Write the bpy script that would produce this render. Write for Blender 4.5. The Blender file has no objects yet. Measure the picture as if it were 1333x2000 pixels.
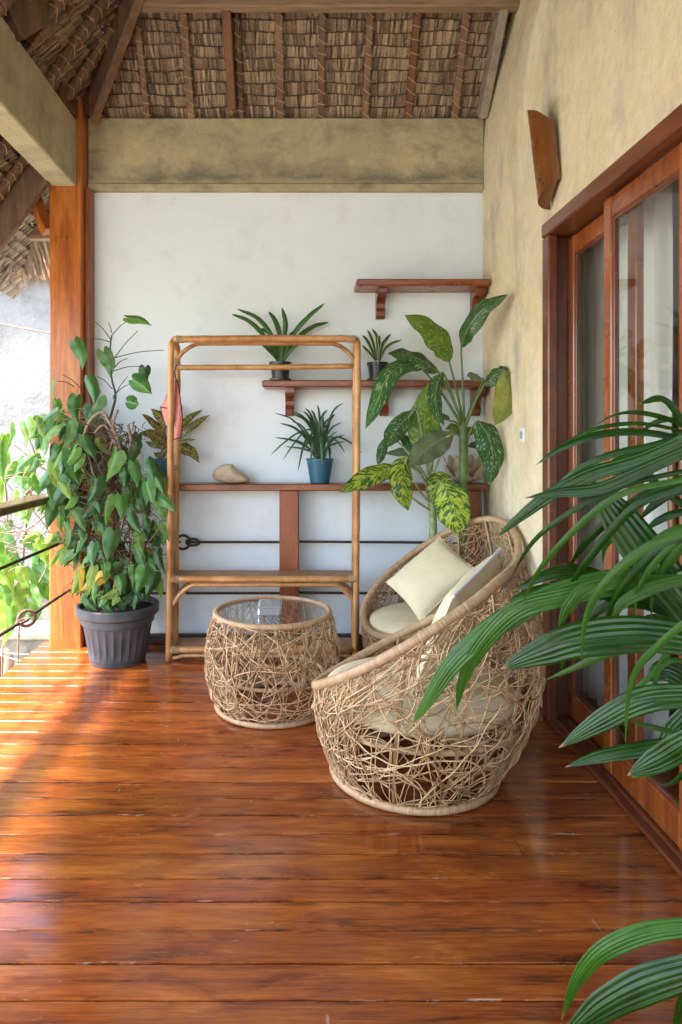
import bpy, math, random
from mathutils import Vector, Matrix, noise as mnoise

V = Vector
R = math.radians
rnd = random.Random(7)
scn = bpy.context.scene
COL = scn.collection

# ------------------------------------------------------------------ camera, sky, sun, exposure
F = 1333.0; CX = 590.0; CY = 850.0; HC = 1.28      # focal length in photo pixels, vanishing point, eye height
cam = bpy.data.cameras.new('camera')
camo = bpy.data.objects.new('camera', cam); COL.objects.link(camo)
camo.location = (0, 0, HC); camo.rotation_euler = (R(90), 0, 0)
cam.sensor_width = 36; cam.lens = 24
cam.shift_x = (666.5 - CX) / 2000.0
cam.shift_y = -(1000.0 - CY) / 2000.0
cam.clip_start = 0.05; cam.clip_end = 500
scn.camera = camo

SUN_EL, SUN_AZ = R(61), R(246)                        # azimuth measured clockwise from +Y: from the left, behind the camera
w = bpy.data.worlds.new('World'); scn.world = w; w.use_nodes = True
wn = w.node_tree.nodes; wl = w.node_tree.links
sky = wn.new('ShaderNodeTexSky'); sky.sky_type = 'NISHITA'; sky.sun_disc = False
sky.sun_elevation = SUN_EL; sky.sun_rotation = SUN_AZ
sky.air_density = 1.0; sky.dust_density = 2.5; sky.ozone_density = 0.6
wl.new(sky.outputs[0], wn['Background'].inputs[0]); wn['Background'].inputs[1].default_value = 0.15
sl = bpy.data.lights.new('sun', 'SUN'); sl.energy = 2.3; sl.angle = R(6.0); sl.color = (1, 0.95, 0.86)
so = bpy.data.objects.new('sun', sl); COL.objects.link(so)
sd = V((math.sin(SUN_AZ) * math.cos(SUN_EL), math.cos(SUN_AZ) * math.cos(SUN_EL), math.sin(SUN_EL)))
so.rotation_euler = sd.to_track_quat('Z', 'Y').to_euler(); so.location = sd * 20
scn.view_settings.view_transform = 'Standard'; scn.view_settings.look = 'None'
scn.view_settings.gamma = 1; scn.view_settings.exposure = 3.12
scn.cycles.max_bounces = 10; scn.cycles.diffuse_bounces = 6; scn.cycles.glossy_bounces = 4
scn.cycles.transparent_max_bounces = 16; scn.cycles.transmission_bounces = 6
scn.cycles.caustics_reflective = False; scn.cycles.caustics_refractive = False
scn.cycles.sample_clamp_indirect = 8
scn.cycles.use_denoising = True

# ------------------------------------------------------------------ helpers
def P(px, py, d):
    """photo pixel at depth d (metres from the camera plane) -> point of the place"""
    return V(((px - CX) * d / F, d, HC - (py - CY) * d / F))

ORG = {}
def tag(o, label=None, cat=None, group=None, kind=None):
    if cat and not kind: kind = 'thing'
    if label: o['label'] = label
    if cat: o['category'] = cat
    if group: o['group'] = group
    if kind: o['kind'] = kind
    return o
def thing(name, loc, label, cat, group=None):
    o = bpy.data.objects.new(name, None); COL.objects.link(o); o.location = loc
    o.empty_display_size = 0.05
    ORG[o.name] = V(loc)
    return tag(o, label, cat, group, 'thing')

class MB:
    def __init__(s): s.v = []; s.f = []; s.uv = []
    def add(s, vs, fs, uvs=None):
        b = len(s.v); s.v += [V(x) for x in vs]
        for i, f in enumerate(fs):
            s.f.append([b + k for k in f])
            s.uv.append([uvs[k] for k in f] if uvs else [(0.5, 0.5)] * len(f))
        return s
    def box(s, lo, hi, bev=0.0):
        x0, y0, z0 = lo; x1, y1, z1 = hi
        if bev <= 0:
            return s.add([(x0,y0,z0),(x1,y0,z0),(x1,y1,z0),(x0,y1,z0),(x0,y0,z1),(x1,y0,z1),(x1,y1,z1),(x0,y1,z1)],
                  [(0,3,2,1),(4,5,6,7),(0,1,5,4),(1,2,6,5),(2,3,7,6),(3,0,4,7)])
        c = V(((x0+x1)/2, (y0+y1)/2, (z0+z1)/2)); h = V(((x1-x0)/2, (y1-y0)/2, (z1-z0)/2))
        return s.obox(c, V((h.x,0,0)), V((0,h.y,0)), V((0,0,h.z)), bev)
    def obox(s, c, a, b, n, bev=0.004):
        """box from centre and three half-axes, chamfered"""
        A, B, N = a.normalized(), b.normalized(), n.normalized()
        la, lb, ln = a.length, b.length, n.length
        bev = min(bev, la*.45, lb*.45, ln*.45)
        vs = []; idx = {}
        for sx in (-1, 1):
            for sy in (-1, 1):
                for sz in (-1, 1):
                    for k in range(3):
                        d = [la - bev, lb - bev, ln - bev]; d[k] += bev
                        idx[(sx, sy, sz, k)] = len(vs)
                        vs.append(c + A*(sx*d[0]) + B*(sy*d[1]) + N*(sz*d[2]))
        fs = []
        for k in range(3):
            for sg in (-1, 1):
                o = [i for i in range(3) if i != k]; q = []
                for (p, r) in ((-1,-1),(1,-1),(1,1),(-1,1)):
                    t = [0,0,0]; t[k] = sg; t[o[0]] = p; t[o[1]] = r
                    q.append(idx[(t[0], t[1], t[2], k)])
                fs.append(q)
        for k in range(3):
            o = [i for i in range(3) if i != k]
            for p in (-1, 1):
                for r in (-1, 1):
                    t0 = [0,0,0]; t0[o[0]] = p; t0[o[1]] = r; t1 = list(t0); t0[k] = -1; t1[k] = 1
                    fs.append([idx[(*t0, o[0])], idx[(*t1, o[0])], idx[(*t1, o[1])], idx[(*t0, o[1])]])
        for sx in (-1, 1):
            for sy in (-1, 1):
                for sz in (-1, 1):
                    fs.append([idx[(sx, sy, sz, k)] for k in range(3)])
        return s.add(vs, fs)
    def bar(s, p, q, wdt, dep, up=V((0,0,1)), bev=0.003):
        p, q = V(p), V(q); d = (q - p); t = d.normalized(); sd_ = t.cross(up).normalized(); u = sd_.cross(t)
        return s.obox((p+q)/2, d/2, sd_*wdt/2, u*dep/2, bev)
    def tube(s, pts, rad, n=8, closed=False, caps=True, uvx=None):
        pts = [V(p) for p in pts]; m = len(pts)
        rs = rad if isinstance(rad, (list, tuple)) else [rad]*m
        vs = []; uvs = []; prev = None
        for i in range(m):
            a = pts[(i-1) % m] if (closed or i > 0) else pts[0]
            b = pts[(i+1) % m] if (closed or i < m-1) else pts[-1]
            t = (b - a)
            t = t.normalized() if t.length > 1e-9 else V((0,0,1))
            if prev is None:
                ref = V((0,0,1)) if abs(t.z) < .9 else V((1,0,0)); x = t.cross(ref).normalized()
            else:
                x = (prev - t*prev.dot(t))
                x = x.normalized() if x.length > 1e-6 else prev
            prev = x; y = t.cross(x)
            for k in range(n):
                an = 2*math.pi*k/n
                vs.append(pts[i] + (x*math.cos(an) + y*math.sin(an))*rs[i])
                uvs.append((uvx if uvx is not None else k/n, i/max(1, m-1)))
        fs = []
        for i in range(m if closed else m-1):
            j = (i+1) % m
            for k in range(n):
                l = (k+1) % n
                fs.append((i*n+k, i*n+l, j*n+l, j*n+k))
        if caps and not closed:
            fs.append(tuple(range(n-1, -1, -1))); fs.append(tuple((m-1)*n+k for k in range(n)))
        return s.add(vs, fs, uvs)
    def lathe(s, c, prof, n=32, flute=None):
        c = V(c); vs = []; uvs = []
        for i, (r, z) in enumerate(prof):
            for k in range(n):
                an = 2*math.pi*k/n
                rr = r if not flute else flute(r, z, an)
                vs.append(c + V((rr*math.cos(an), rr*math.sin(an), z))); uvs.append((k/n, i/len(prof)))
        fs = []
        for i in range(len(prof)-1):
            for k in range(n):
                l = (k+1) % n
                fs.append((i*n+k, i*n+l, (i+1)*n+l, (i+1)*n+k))
        if prof[0][0] > 1e-4: fs.append(tuple(range(n-1, -1, -1)))
        if prof[-1][0] > 1e-4: fs.append(tuple((len(prof)-1)*n+k for k in range(n)))
        return s.add(vs, fs, uvs)
    def grid(s, rows, uvs=None, closed=False):
        nr, nc = len(rows), len(rows[0]); vs = [p for r in rows for p in r]
        uv = uvs or [(j/(nc-1), i/(nr-1)) for i in range(nr) for j in range(nc)]
        fs = []
        for i in range(nr-1):
            for j in range(nc if closed else nc-1):
                k = (j+1) % nc
                fs.append((i*nc+j, i*nc+k, (i+1)*nc+k, (i+1)*nc+j))
        return s.add(vs, fs, uv)
    def build(s, name, mat, parent=None, smooth=False, label=None, kind=None, origin=None):
        o_ = ORG[parent.name] if parent is not None else (V(origin) if origin else V((0,0,0)))
        me = bpy.data.meshes.new(name)
        me.from_pydata([tuple(p - o_) for p in s.v], [], s.f)
        ul = me.uv_layers.new(name='uv')
        k = 0; data = []
        for f in s.uv:
            for u in f: data += [u[0], u[1]]
        ul.data.foreach_set('uv', data)
        if smooth: me.polygons.foreach_set('use_smooth', [True]*len(me.polygons))
        me.materials.append(mat); me.update()
        o = bpy.data.objects.new(name, me); COL.objects.link(o)
        if parent is not None: o.parent = parent
        else: o.location = o_
        ORG[o.name] = o_
        if label: o['label'] = label
        if kind: o['kind'] = kind
        return o

def spline(pts, n):
    """Catmull-Rom resample to n+1 points"""
    pts = [V(p) for p in pts]
    if len(pts) == 2: return [pts[0].lerp(pts[1], i/n) for i in range(n+1)]
    e = [pts[0]*2 - pts[1]] + pts + [pts[-1]*2 - pts[-2]]
    out = []; m = len(pts) - 1
    for i in range(n+1):
        t = i/n*m; k = min(int(t), m-1); t -= k
        a, b, c, d = e[k:k+4]
        out.append(0.5*((2*b) + (c-a)*t + (2*a-5*b+4*c-d)*t*t + (3*b-a-3*c+d)*t**3))
    return out

# ------------------------------------------------------------------ materials
def lin(c): return (*c, 1.0) if len(c) == 3 else c
class Mt:
    def __init__(s, name):
        s.m = bpy.data.materials.new(name); s.m.use_nodes = True
        s.nt = s.m.node_tree; s.b = s.nt.nodes['Principled BSDF']; s.out = s.nt.nodes['Material Output']
    def n(s, t, **kw):
        nd = s.nt.nodes.new('ShaderNode' + t)
        for k, v in kw.items():
            if hasattr(nd, k): setattr(nd, k, v)
            else: s.i(nd, k.replace('_', ' '), v)
        return nd
    def i(s, nd, k, v):
        sock = nd.inputs[k]
        if hasattr(v, 'is_output'): s.nt.links.new(v, sock)
        else: sock.default_value = v
    def ramp(s, fac, stops, interp='LINEAR'):
        r = s.nt.nodes.new('ShaderNodeValToRGB'); cr = r.color_ramp; cr.interpolation = interp
        while len(cr.elements) < len(stops): cr.elements.new(0.5)
        for e, (p, c) in zip(cr.elements, stops):
            e.position = p; e.color = lin(c) if not isinstance(c, (int, float)) else (c, c, c, 1)
        s.nt.links.new(fac, r.inputs[0]); return r.outputs[0]
    def mix(s, fac, a, b, mode='MIX'):
        x = s.nt.nodes.new('ShaderNodeMix'); x.data_type = 'RGBA'; x.blend_type = mode
        for k, v in ((0, fac), (6, a), (7, b)):
            if hasattr(v, 'is_output'): s.nt.links.new(v, x.inputs[k])
            else: x.inputs[k].default_value = v if isinstance(v, (int, float)) else lin(v)
        return x.outputs[2]
    def math(s, op, a, b=0.0, c=None):
        x = s.nt.nodes.new('ShaderNodeMath'); x.operation = op
        for k, v in ((0, a), (1, b), (2, c)):
            if v is None: continue
            if hasattr(v, 'is_output'): s.nt.links.new(v, x.inputs[k])
            else: x.inputs[k].default_value = v
        return x.outputs[0]
    def coord(s, scale=(1,1,1), rot=(0,0,0), which='Object', rand=0.0):
        tc = s.n('TexCoord'); mp = s.n('Mapping')
        mp.inputs['Scale'].default_value = scale; mp.inputs['Rotation'].default_value = rot
        s.nt.links.new(tc.outputs[which], mp.inputs[0])
        if rand:
            oi = s.n('ObjectInfo'); mu = s.math('MULTIPLY', oi.outputs['Random'], rand)
            s.nt.links.new(mu, mp.inputs['Location'])
        return mp.outputs[0]
    def noise(s, vec, scale, detail=4, rough=.55, dist=0.0, out=0):
        x = s.n('TexNoise'); x.inputs['Scale'].default_value = scale; x.inputs['Detail'].default_value = detail
        x.inputs['Roughness'].default_value = rough; x.inputs['Distortion'].default_value = dist
        s.nt.links.new(vec, x.inputs['Vector']); return x.outputs[out]
    def bump(s, h, strength=.3, dist=.01):
        x = s.n('Bump'); x.inputs['Strength'].default_value = strength; x.inputs['Distance'].default_value = dist
        s.nt.links.new(h, x.inputs['Height']); s.nt.links.new(x.outputs[0], s.b.inputs['Normal']); return x
    def col(s, c): s.i(s.b, 'Base Color', lin(c) if isinstance(c, tuple) else c)
    def set(s, **kw):
        for k, v in kw.items(): s.i(s.b, k.replace('_', ' '), v)
        return s

def rand_tint(t, col, amt=.25):
    oi = t.n('ObjectInfo'); v = t.math('MULTIPLY_ADD', oi.outputs['Random'], 2*amt, 1-amt)
    h = t.n('HueSaturation'); t.i(h, 'Value', v); t.i(h, 'Color', col); return h.outputs[0]

def m_wood(name, stops, grain='Z', scale=1.0, rough=(.25,.45), rand=10.0, tint=.12, bump=.15, coat=0.0):
    t = Mt(name); st = {'X': (1.0,9,9), 'Y': (9,1.0,9), 'Z': (9,9,1.0)}[grain]
    v = t.coord(tuple(a*scale for a in st), rand=rand)
    n1 = t.noise(v, 1.6, 8, .62, 1.2)
    v2 = t.coord(tuple(a*scale*6 for a in st), rand=rand); n2 = t.noise(v2, 1.5, 4, .6)
    f = t.math('MULTIPLY_ADD', n2, .35, t.math('MULTIPLY', n1, .75))
    c = t.ramp(f, stops)
    t.col(rand_tint(t, c, tint))
    v3 = t.coord((3,3,3), rand=rand); rr = t.noise(v3, 2.0, 4)
    t.set(Roughness=t.math('MULTIPLY_ADD', rr, rough[1]-rough[0], rough[0]))
    t.bump(f, bump, .004)
    if coat: t.set(Coat_Weight=coat, Coat_Roughness=.12)
    return t.m

M = {}
M['column'] = m_wood('column_wood', [(.3,(0.1360,0.0298,0.0068)),(.48,(0.2805,0.0748,0.0127)),(.62,(0.3910,0.1232,0.0204)),(.8,(0.4420,0.1700,0.0340))], 'Z', 1.0, (.22,.4))
M['dark_red'] = m_wood('rail_wood', [(.3,(.05,.012,.003)),(.5,(.17,.043,.009)),(.7,(.30,.09,.018))], 'X', 1.0, (.2,.38))
M['post_red'] = m_wood('post_wood', [(.3,(.08,.02,.006)),(.5,(.20,.05,.013)),(.7,(.29,.085,.022))], 'Z', 1.0, (.3,.45))
M['bracket'] = m_wood('bracket_wood', [(.35,(0.0420,0.0084,0.0042)),(.5,(0.1400,0.0315,0.0105)),(.66,(0.2660,0.0700,0.0175))], 'Z', 1.6, (.15,.3))
M['door'] = m_wood('door_wood', [(.3,(.10,.024,.007)),(.5,(.22,.056,.012)),(.7,(.32,.095,.02))], 'Z', 1.0, (.2,.35), coat=.3)
M['frame'] = m_wood('frame_wood', [(.3,(0.0420,0.0120,0.0066)),(.5,(0.1020,0.0300,0.0144)),(.7,(0.1500,0.0480,0.0210))], 'Z', 1.0, (.25,.4), coat=.2)
M['framey'] = m_wood('frame_wood_y', [(.3,(0.0496,0.0136,0.0068)),(.5,(0.1240,0.0341,0.0149)),(.7,(0.1736,0.0558,0.0217))], 'Y', 1.0, (.25,.4), coat=.2)
M['rafter'] = m_wood('rafter_wood', [(.3,(0.0440,0.0240,0.0144)),(.5,(0.1200,0.0680,0.0400)),(.7,(0.2080,0.1200,0.0680))], 'Z', .8, (.6,.8), tint=.3)
M['rafter_red'] = m_wood('rafter_wood_red', [(.3,(0.0550,0.0193,0.0088)),(.5,(0.1320,0.0495,0.0193)),(.7,(0.1815,0.0715,0.0275))], 'Z', .8, (.5,.7))
M['purlin'] = m_wood('purlin_wood', [(.3,(.10,.06,.035)),(.5,(.25,.16,.1)),(.7,(.38,.26,.17))], 'X', .8, (.6,.8), tint=.1)
M['grey_board'] = m_wood('grey_board', [(.3,(.12,.10,.07)),(.5,(.24,.2,.15)),(.7,(.34,.3,.22))], 'Y', .8, (.7,.85), tint=.1)
M['handrail'] = m_wood('handrail_wood', [(.3,(0.0350,0.0175,0.0098)),(.5,(0.0910,0.0455,0.0245)),(.7,(0.1400,0.0770,0.0420))], 'Y', 1, (.18,.35))
M['sconce'] = m_wood('sconce_wood', [(.3,(.05,.016,.004)),(.5,(.13,.044,.010)),(.7,(.20,.075,.018))], 'Z', 1.2, (.2,.35), coat=.3)

def m_floor():
    t = Mt('floor_wood')
    oi = t.n('ObjectInfo')
    v = t.coord((1.7, 8, 8), rand=37.0); n1 = t.noise(v, 1.6, 10, .66, .5)
    nf = t.noise(t.coord((7, 330, 90), rand=41.0), 1.2, 4, .65)
    v2 = t.coord((4, 90, 40), rand=11.0); n2 = t.noise(v2, 1.4, 5, .7)
    f = t.math('MULTIPLY_ADD', n2, .42, t.math('MULTIPLY_ADD', n1, .8, -.07))
    c = t.ramp(f, [(.31,(.018,.006,.003)),(.39,(.085,.019,.005)),(.48,(.20,.044,.009)),(.6,(.30,.078,.012)),(.74,(.46,.155,.03))])
    c = t.mix(t.ramp(nf, [(.52,0.0),(.68,.42)]), c, (.06,.017,.006))
    c = t.mix(t.ramp(nf, [(.30,.35),(.42,0.0)]), c, (.50,.18,.05))
    # dark knots and stains
    v3 = t.coord((2.2, 11, 5), rand=23.0); k = t.noise(v3, 1.0, 5, .6, .6)
    km = t.ramp(k, [(.65,0.0),(.75,.65)])
    c = t.mix(km, c, (.055,.018,.009))
    # worn pale flecks along the grain
    v4 = t.coord((9, 330, 30), rand=5.0); s_ = t.noise(v4, 1.0, 3, .6)
    v5 = t.coord((1.1, 2, 2), rand=3.0); s2 = t.noise(v5, 1.4, 2)
    sm = t.math('MULTIPLY', t.ramp(s_, [(.68,0.0),(.76,1.0)]), t.ramp(s2, [(.52,0.0),(.72,.6)]))
    c = t.mix(sm, c, (.52,.36,.22))
    uv = t.n('UVMap'); su = t.n('SeparateXYZ'); t.nt.links.new(uv.outputs[0], su.inputs[0])
    ed = t.math('MULTIPLY', t.math('ABSOLUTE', t.math('SUBTRACT', su.outputs['X'], .5)), 10.0)      # 0 mid-board, 1 at its edge
    ev = t.coord((5, 20, 5), rand=13.0); en = t.noise(ev, 1.6, 5, .65)
    em = t.math('MULTIPLY', t.ramp(ed, [(.62,0.0),(.99,1.0)]), t.ramp(en, [(.52,0.0),(.66,.8)]))
    c = t.mix(em, c, (.03,.012,.007))
    en2 = t.noise(t.coord((6, 60, 5), rand=17.0), 1.5, 6, .75)
    em2 = t.math('MULTIPLY', t.ramp(ed, [(.965,0.0),(.985,1.0)]), t.ramp(en2, [(.58,0.0),(.66,.6)]))
    c = t.mix(em2, c, (.50,.40,.30))
    sc1 = t.noise(t.coord((60, 9, 9), rot=(0,0,.5), rand=19.0), 1.0, 2, .5); sc2 = t.noise(t.coord((3, 3, 3), rand=29.0), 1.5, 3)
    c = t.mix(t.math('MULTIPLY', t.ramp(sc1, [(.74,0.0),(.77,.6)]), t.ramp(sc2, [(.52,0.0),(.62,1.0)])), c, (.45,.28,.17))
    h = t.n('HueSaturation'); t.i(h, 'Color', c)
    t.i(h, 'Value', t.math('MULTIPLY_ADD', oi.outputs['Random'], .30, .85))
    fr = t.math('FRACT', t.math('MULTIPLY', oi.outputs['Random'], 7.13))
    t.i(h, 'Hue', t.math('MULTIPLY_ADD', fr, .008, .496))
    t.col(h.outputs[0])
    v6 = t.coord((2, 6, 4), rand=9.0); r = t.noise(v6, 2.2, 5, .65)
    ro = t.ramp(r, [(.3,.11),(.55,.19),(.75,.36)])
    t.set(Roughness=ro, Coat_Weight=.35, Coat_Roughness=.13)
    v7 = t.coord((1.6, 3, 3), rand=2.0); lo = t.noise(v7, 3.0, 2)
    hgt = t.math('MULTIPLY_ADD', f, .35, lo)
    t.bump(hgt, .16, .004)
    return t.m
M['floor'] = m_floor()
t = Mt('joint_dust'); v = t.coord((3,40,1)); n_ = t.noise(v, 3, 4)
t.col(t.ramp(n_, [(.50,(.008,.005,.003)),(.60,(.05,.035,.025)),(.72,(.25,.2,.16))])); t.set(Roughness=.9); M['joint'] = t.m

def m_plaster(name, c0, c1, c2, stain, stain_pos, zs, bumpy=.5, band=None):
    t = Mt(name)
    v = t.coord((1,1,1)); n1 = t.noise(v, 2.6, 10, .7, .1)
    c = t.ramp(n1, [(.3,c0),(.5,c1),(.7,c2)])
    v2 = t.coord((2.4,2.4,zs)); n2 = t.noise(v2, 1.7, 10, .68, .15)
    c = t.mix(t.ramp(n2, [(stain_pos,0.0),(stain_pos+.22,.85)]), c, stain)
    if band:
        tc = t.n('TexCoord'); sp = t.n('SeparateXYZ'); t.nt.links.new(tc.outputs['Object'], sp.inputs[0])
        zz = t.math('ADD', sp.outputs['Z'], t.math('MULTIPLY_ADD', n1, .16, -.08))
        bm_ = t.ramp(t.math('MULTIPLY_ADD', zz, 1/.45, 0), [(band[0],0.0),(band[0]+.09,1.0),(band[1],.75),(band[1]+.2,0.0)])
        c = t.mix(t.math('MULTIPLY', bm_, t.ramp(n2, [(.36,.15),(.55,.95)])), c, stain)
    n3 = t.noise(t.coord((1,1,.55)), 48, 4, .65)
    c = t.mix(t.ramp(n3, [(.66,0.0),(.75,.6)]), c, (.13,.11,.07))
    n5 = t.noise(v, 19, 4, .6); c = t.mix(t.ramp(n5, [(.35,.22),(.65,0.0)]), c, stain)
    t.col(c); t.set(Roughness=.85)
    n4 = t.noise(v, 30, 8, .7); n6 = t.noise(v, 7, 3, .5)
    t.bump(t.math('MULTIPLY_ADD', n6, 1.2, n4), bumpy, .008)
    return t.m
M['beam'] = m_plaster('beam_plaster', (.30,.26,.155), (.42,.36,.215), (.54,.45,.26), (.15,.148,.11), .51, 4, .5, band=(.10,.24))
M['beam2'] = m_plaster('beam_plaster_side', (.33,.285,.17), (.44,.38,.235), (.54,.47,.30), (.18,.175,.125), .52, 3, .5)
M['ochre'] = m_plaster('ochre_plaster', (.68,.57,.35), (.77,.68,.46), (.82,.75,.56), (.36,.36,.31), .51, 1.0, .7)
def m_white():
    t = Mt('white_plaster'); v = t.coord((1,1,1)); n1 = t.noise(v, 1.3, 5, .6)
    c = t.ramp(n1, [(.3,(.68,.765,.82)),(.7,(.74,.815,.86))])
    n2 = t.noise(t.coord((3,3,.8)), 2.5, 6, .65)
    c = t.mix(t.ramp(n2, [(.6,0.0),(.85,.35)]), c, (.5,.48,.43))
    n3 = t.noise(t.coord((1,1,1)), 3.0, 9, .7, .1); c = t.mix(t.ramp(n3, [(.52,0.0),(.78,.4)]), c, (.42,.43,.42))
    t.col(c); t.set(Roughness=.6)
    t.bump(t.math('MULTIPLY_ADD', t.noise(v, 6, 3), 1.0, t.math('MULTIPLY', t.noise(v, 60, 4), .25)), .25, .006); return t.m
M['white'] = m_white()
def m_outwhite():
    t = Mt('sunlit_render'); v = t.coord((1,1,1)); n1 = t.noise(v, 2.0, 8, .7)
    t.col(t.ramp(n1, [(.3,(.13,.13,.125)),(.5,(.235,.235,.23)),(.7,(.29,.29,.285))])); t.set(Roughness=.9)
    t.bump(t.noise(v, 14, 6, .7), .8, .03); return t.m
M['outwhite'] = m_outwhite()
def m_plain(name, c, rough=.5, metal=0.0, var=.15, scale=20, bump=.1, spec=.5):
    t = Mt(name); v = t.coord((1,1,1), rand=5.0); n1 = t.noise(v, scale, 5, .6)
    a = tuple(x*(1-var) for x in c); b = tuple(min(1,x*(1+var)) for x in c)
    t.col(t.ramp(n1, [(.3,a),(.7,b)])); t.set(Roughness=rough, Metallic=metal, Specular_IOR_Level=spec)
    if bump: t.bump(n1, bump, .003)
    return t.m
M['iron'] = m_plain('rusty_iron', (.055,.032,.026), .65, .3, .5, 60, .5)
M['rust'] = m_plain('rusty_ring', (.14,.075,.055), .75, .1, .5, 60, .5)
M['potgrey'] = m_plain('grey_plastic', (.058,.068,.082), .5, 0, .35, 9, .06)
M['potblack'] = m_plain('black_plastic', (.012,.013,.02), .3, 0, .3, 20, .05)
M['potteal'] = m_plain('teal_plastic', (.012,.095,.16), .45, 0, .15, 10, .03)
M['soil'] = m_plain('soil', (.035,.022,.014), .95, 0, .6, 90, 1.0)
M['fibre'] = m_plain('root_fibre', (.085,.045,.026), .9, 0, .6, 80, .6)
M['vine'] = m_plain('woody_vine', (.21,.135,.095), .7, 0, .35, 40, .5)
M['stemgreen'] = m_plain('green_stem', (.10,.17,.05), .45, 0, .35, 30, .2)
M['stemdark'] = m_plain('dark_stem', (.022,.03,.014), .5, 0, .3, 30, .2)
M['stempale'] = m_plain('pale_stem', (.25,.32,.16), .45, 0, .35, 35, .2)
t = Mt('cream_fabric'); v = t.coord((1,1,1), rand=5.0); n1 = t.noise(v, 5, 4, .6)
t.col(t.ramp(n1, [(.3,(.62,.55,.35)),(.7,(.72,.65,.43))])); t.set(Roughness=.85)
wv = t.noise(t.coord((3,9,3), rand=3.0), 3.0, 5, .6, .8); fb = t.noise(v, 260, 2)
t.bump(t.math('MULTIPLY_ADD', fb, .12, wv), .55, .012); M['cushion'] = t.m
M['zip'] = m_plain('white_fabric', (.74,.72,.72), .85, 0, .05, 100, .2)
M['pink'] = m_plain('pink_cloth', (.72,.27,.22), .8, 0, .12, 40, .2)
M['trim'] = m_plain('dark_trim', (.05,.018,.025), .7)
M['shell'] = m_plain('shell', (.46,.37,.26), .6, 0, .35, 14, .5)
M['switch'] = m_plain('switch_plastic', (.72,.73,.72), .35, 0, .02)
M['switchdark'] = m_plain('switch_grey', (.35,.36,.36), .4, 0, .02)  # grey rocker plastic, darker than the plate
M['curtain'] = m_plain('curtain_fabric', (.86,.88,.89), .9, 0, .02, 120, .1)
M['room'] = m_plain('room_paint', (.6,.56,.5), .8, 0, .05)
M['concrete'] = m_plain('old_concrete', (.24,.21,.17), .9, 0, .4, 8, .6)
M['tile'] = m_plain('terracotta', (.45,.2,.1), .8, 0, .3, 12, .4)
M['cable'] = m_plain('cable_sheath', (.30,.11,.05), .6)
M['wirepale'] = m_plain('pale_wire', (.6,.58,.55), .6)
M['pipe'] = m_plain('clay_pipe', (.3,.17,.12), .8, 0, .4, 15, .4)
M['tie'] = m_plain('rattan_tie', (.42,.29,.16), .6, 0, .3, 60, .2)
M['screw'] = m_plain('brass_peg', (.09,.03,.012), .4)
def m_ground():
    t = Mt('garden_ground'); v = t.coord((1,1,1)); n1 = t.noise(v, 1.1, 9, .7)
    t.col(t.ramp(n1, [(.35,(.26,.26,.17)),(.5,(.40,.38,.31)),(.65,(.5,.48,.43))])); t.set(Roughness=.95)
    t.bump(t.noise(v, 12, 8, .7), 1, .05); return t.m
M['ground'] = m_ground()

def m_rattan_pole():
    t = Mt('rattan_pole'); v = t.coord((6,6,6), rand=4.0); n1 = t.noise(v, 1.4, 5, .6)
    c = t.ramp(n1, [(.3,(.30,.125,.035)),(.5,(.45,.225,.075)),(.72,(.55,.32,.13))])
    n2 = t.noise(t.coord((40,40,2.5)), 1.2, 3); c = t.mix(t.ramp(n2, [(.55,0.0),(.75,.5)]), c, (.26,.10,.035))
    t.col(c); t.set(Roughness=.32); t.bump(n1, .1, .003); return t.m
M['pole'] = m_rattan_pole()
def m_strand(name, a, b, c3, rough=.6, fine=False):
    t = Mt(name); uv = t.n('UVMap'); sp = t.n('SeparateXYZ'); t.nt.links.new(uv.outputs[0], sp.inputs[0])
    v = t.coord((1,1,1)); n1 = t.noise(t.coord((130,90,9)), 1.0, 4, .7) if fine else t.noise(v, 34, 3)
    f = t.math('MULTIPLY_ADD', n1, .8 if fine else .5, t.math('MULTIPLY_ADD', sp.outputs['X'], .62, -.15 if fine else 0.0))
    t.col(t.ramp(f, [(.12,a),(.45,b),(.8,c3)])); t.set(Roughness=rough); return t.m
M['weave'] = m_strand('weave_strand', (.09,.045,.021), (.38,.235,.115), (.66,.46,.26))
M['wrap'] = m_strand('wrapped_rattan', (.30,.18,.09), (.40,.26,.14), (.48,.33,.19), .5)
M['thatch'] = m_strand('thatch_leaf', (.03,.018,.011), (.165,.108,.066), (.42,.32,.215), .7, fine=True)
M['fringe'] = m_strand('thatch_fringe', (.12,.08,.055), (.25,.18,.13), (.38,.29,.21), .8)
def m_cane():
    t = Mt('cane_weave'); v = t.coord((1,1,1))
    ch = t.n('TexChecker'); ch.inputs['Scale'].default_value = 62; t.nt.links.new(v, ch.inputs['Vector'])
    n1 = t.noise(v, 16, 4); c = t.ramp(n1, [(.3,(.24,.125,.05)),(.7,(.42,.25,.12))])
    c2 = t.mix(.5, c, (.13,.065,.03)); t.col(t.mix(ch.outputs['Fac'], c, c2)); t.set(Roughness=.5)
    t.bump(ch.outputs['Fac'], .6, .003); return t.m
M['cane'] = m_cane()
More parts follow.
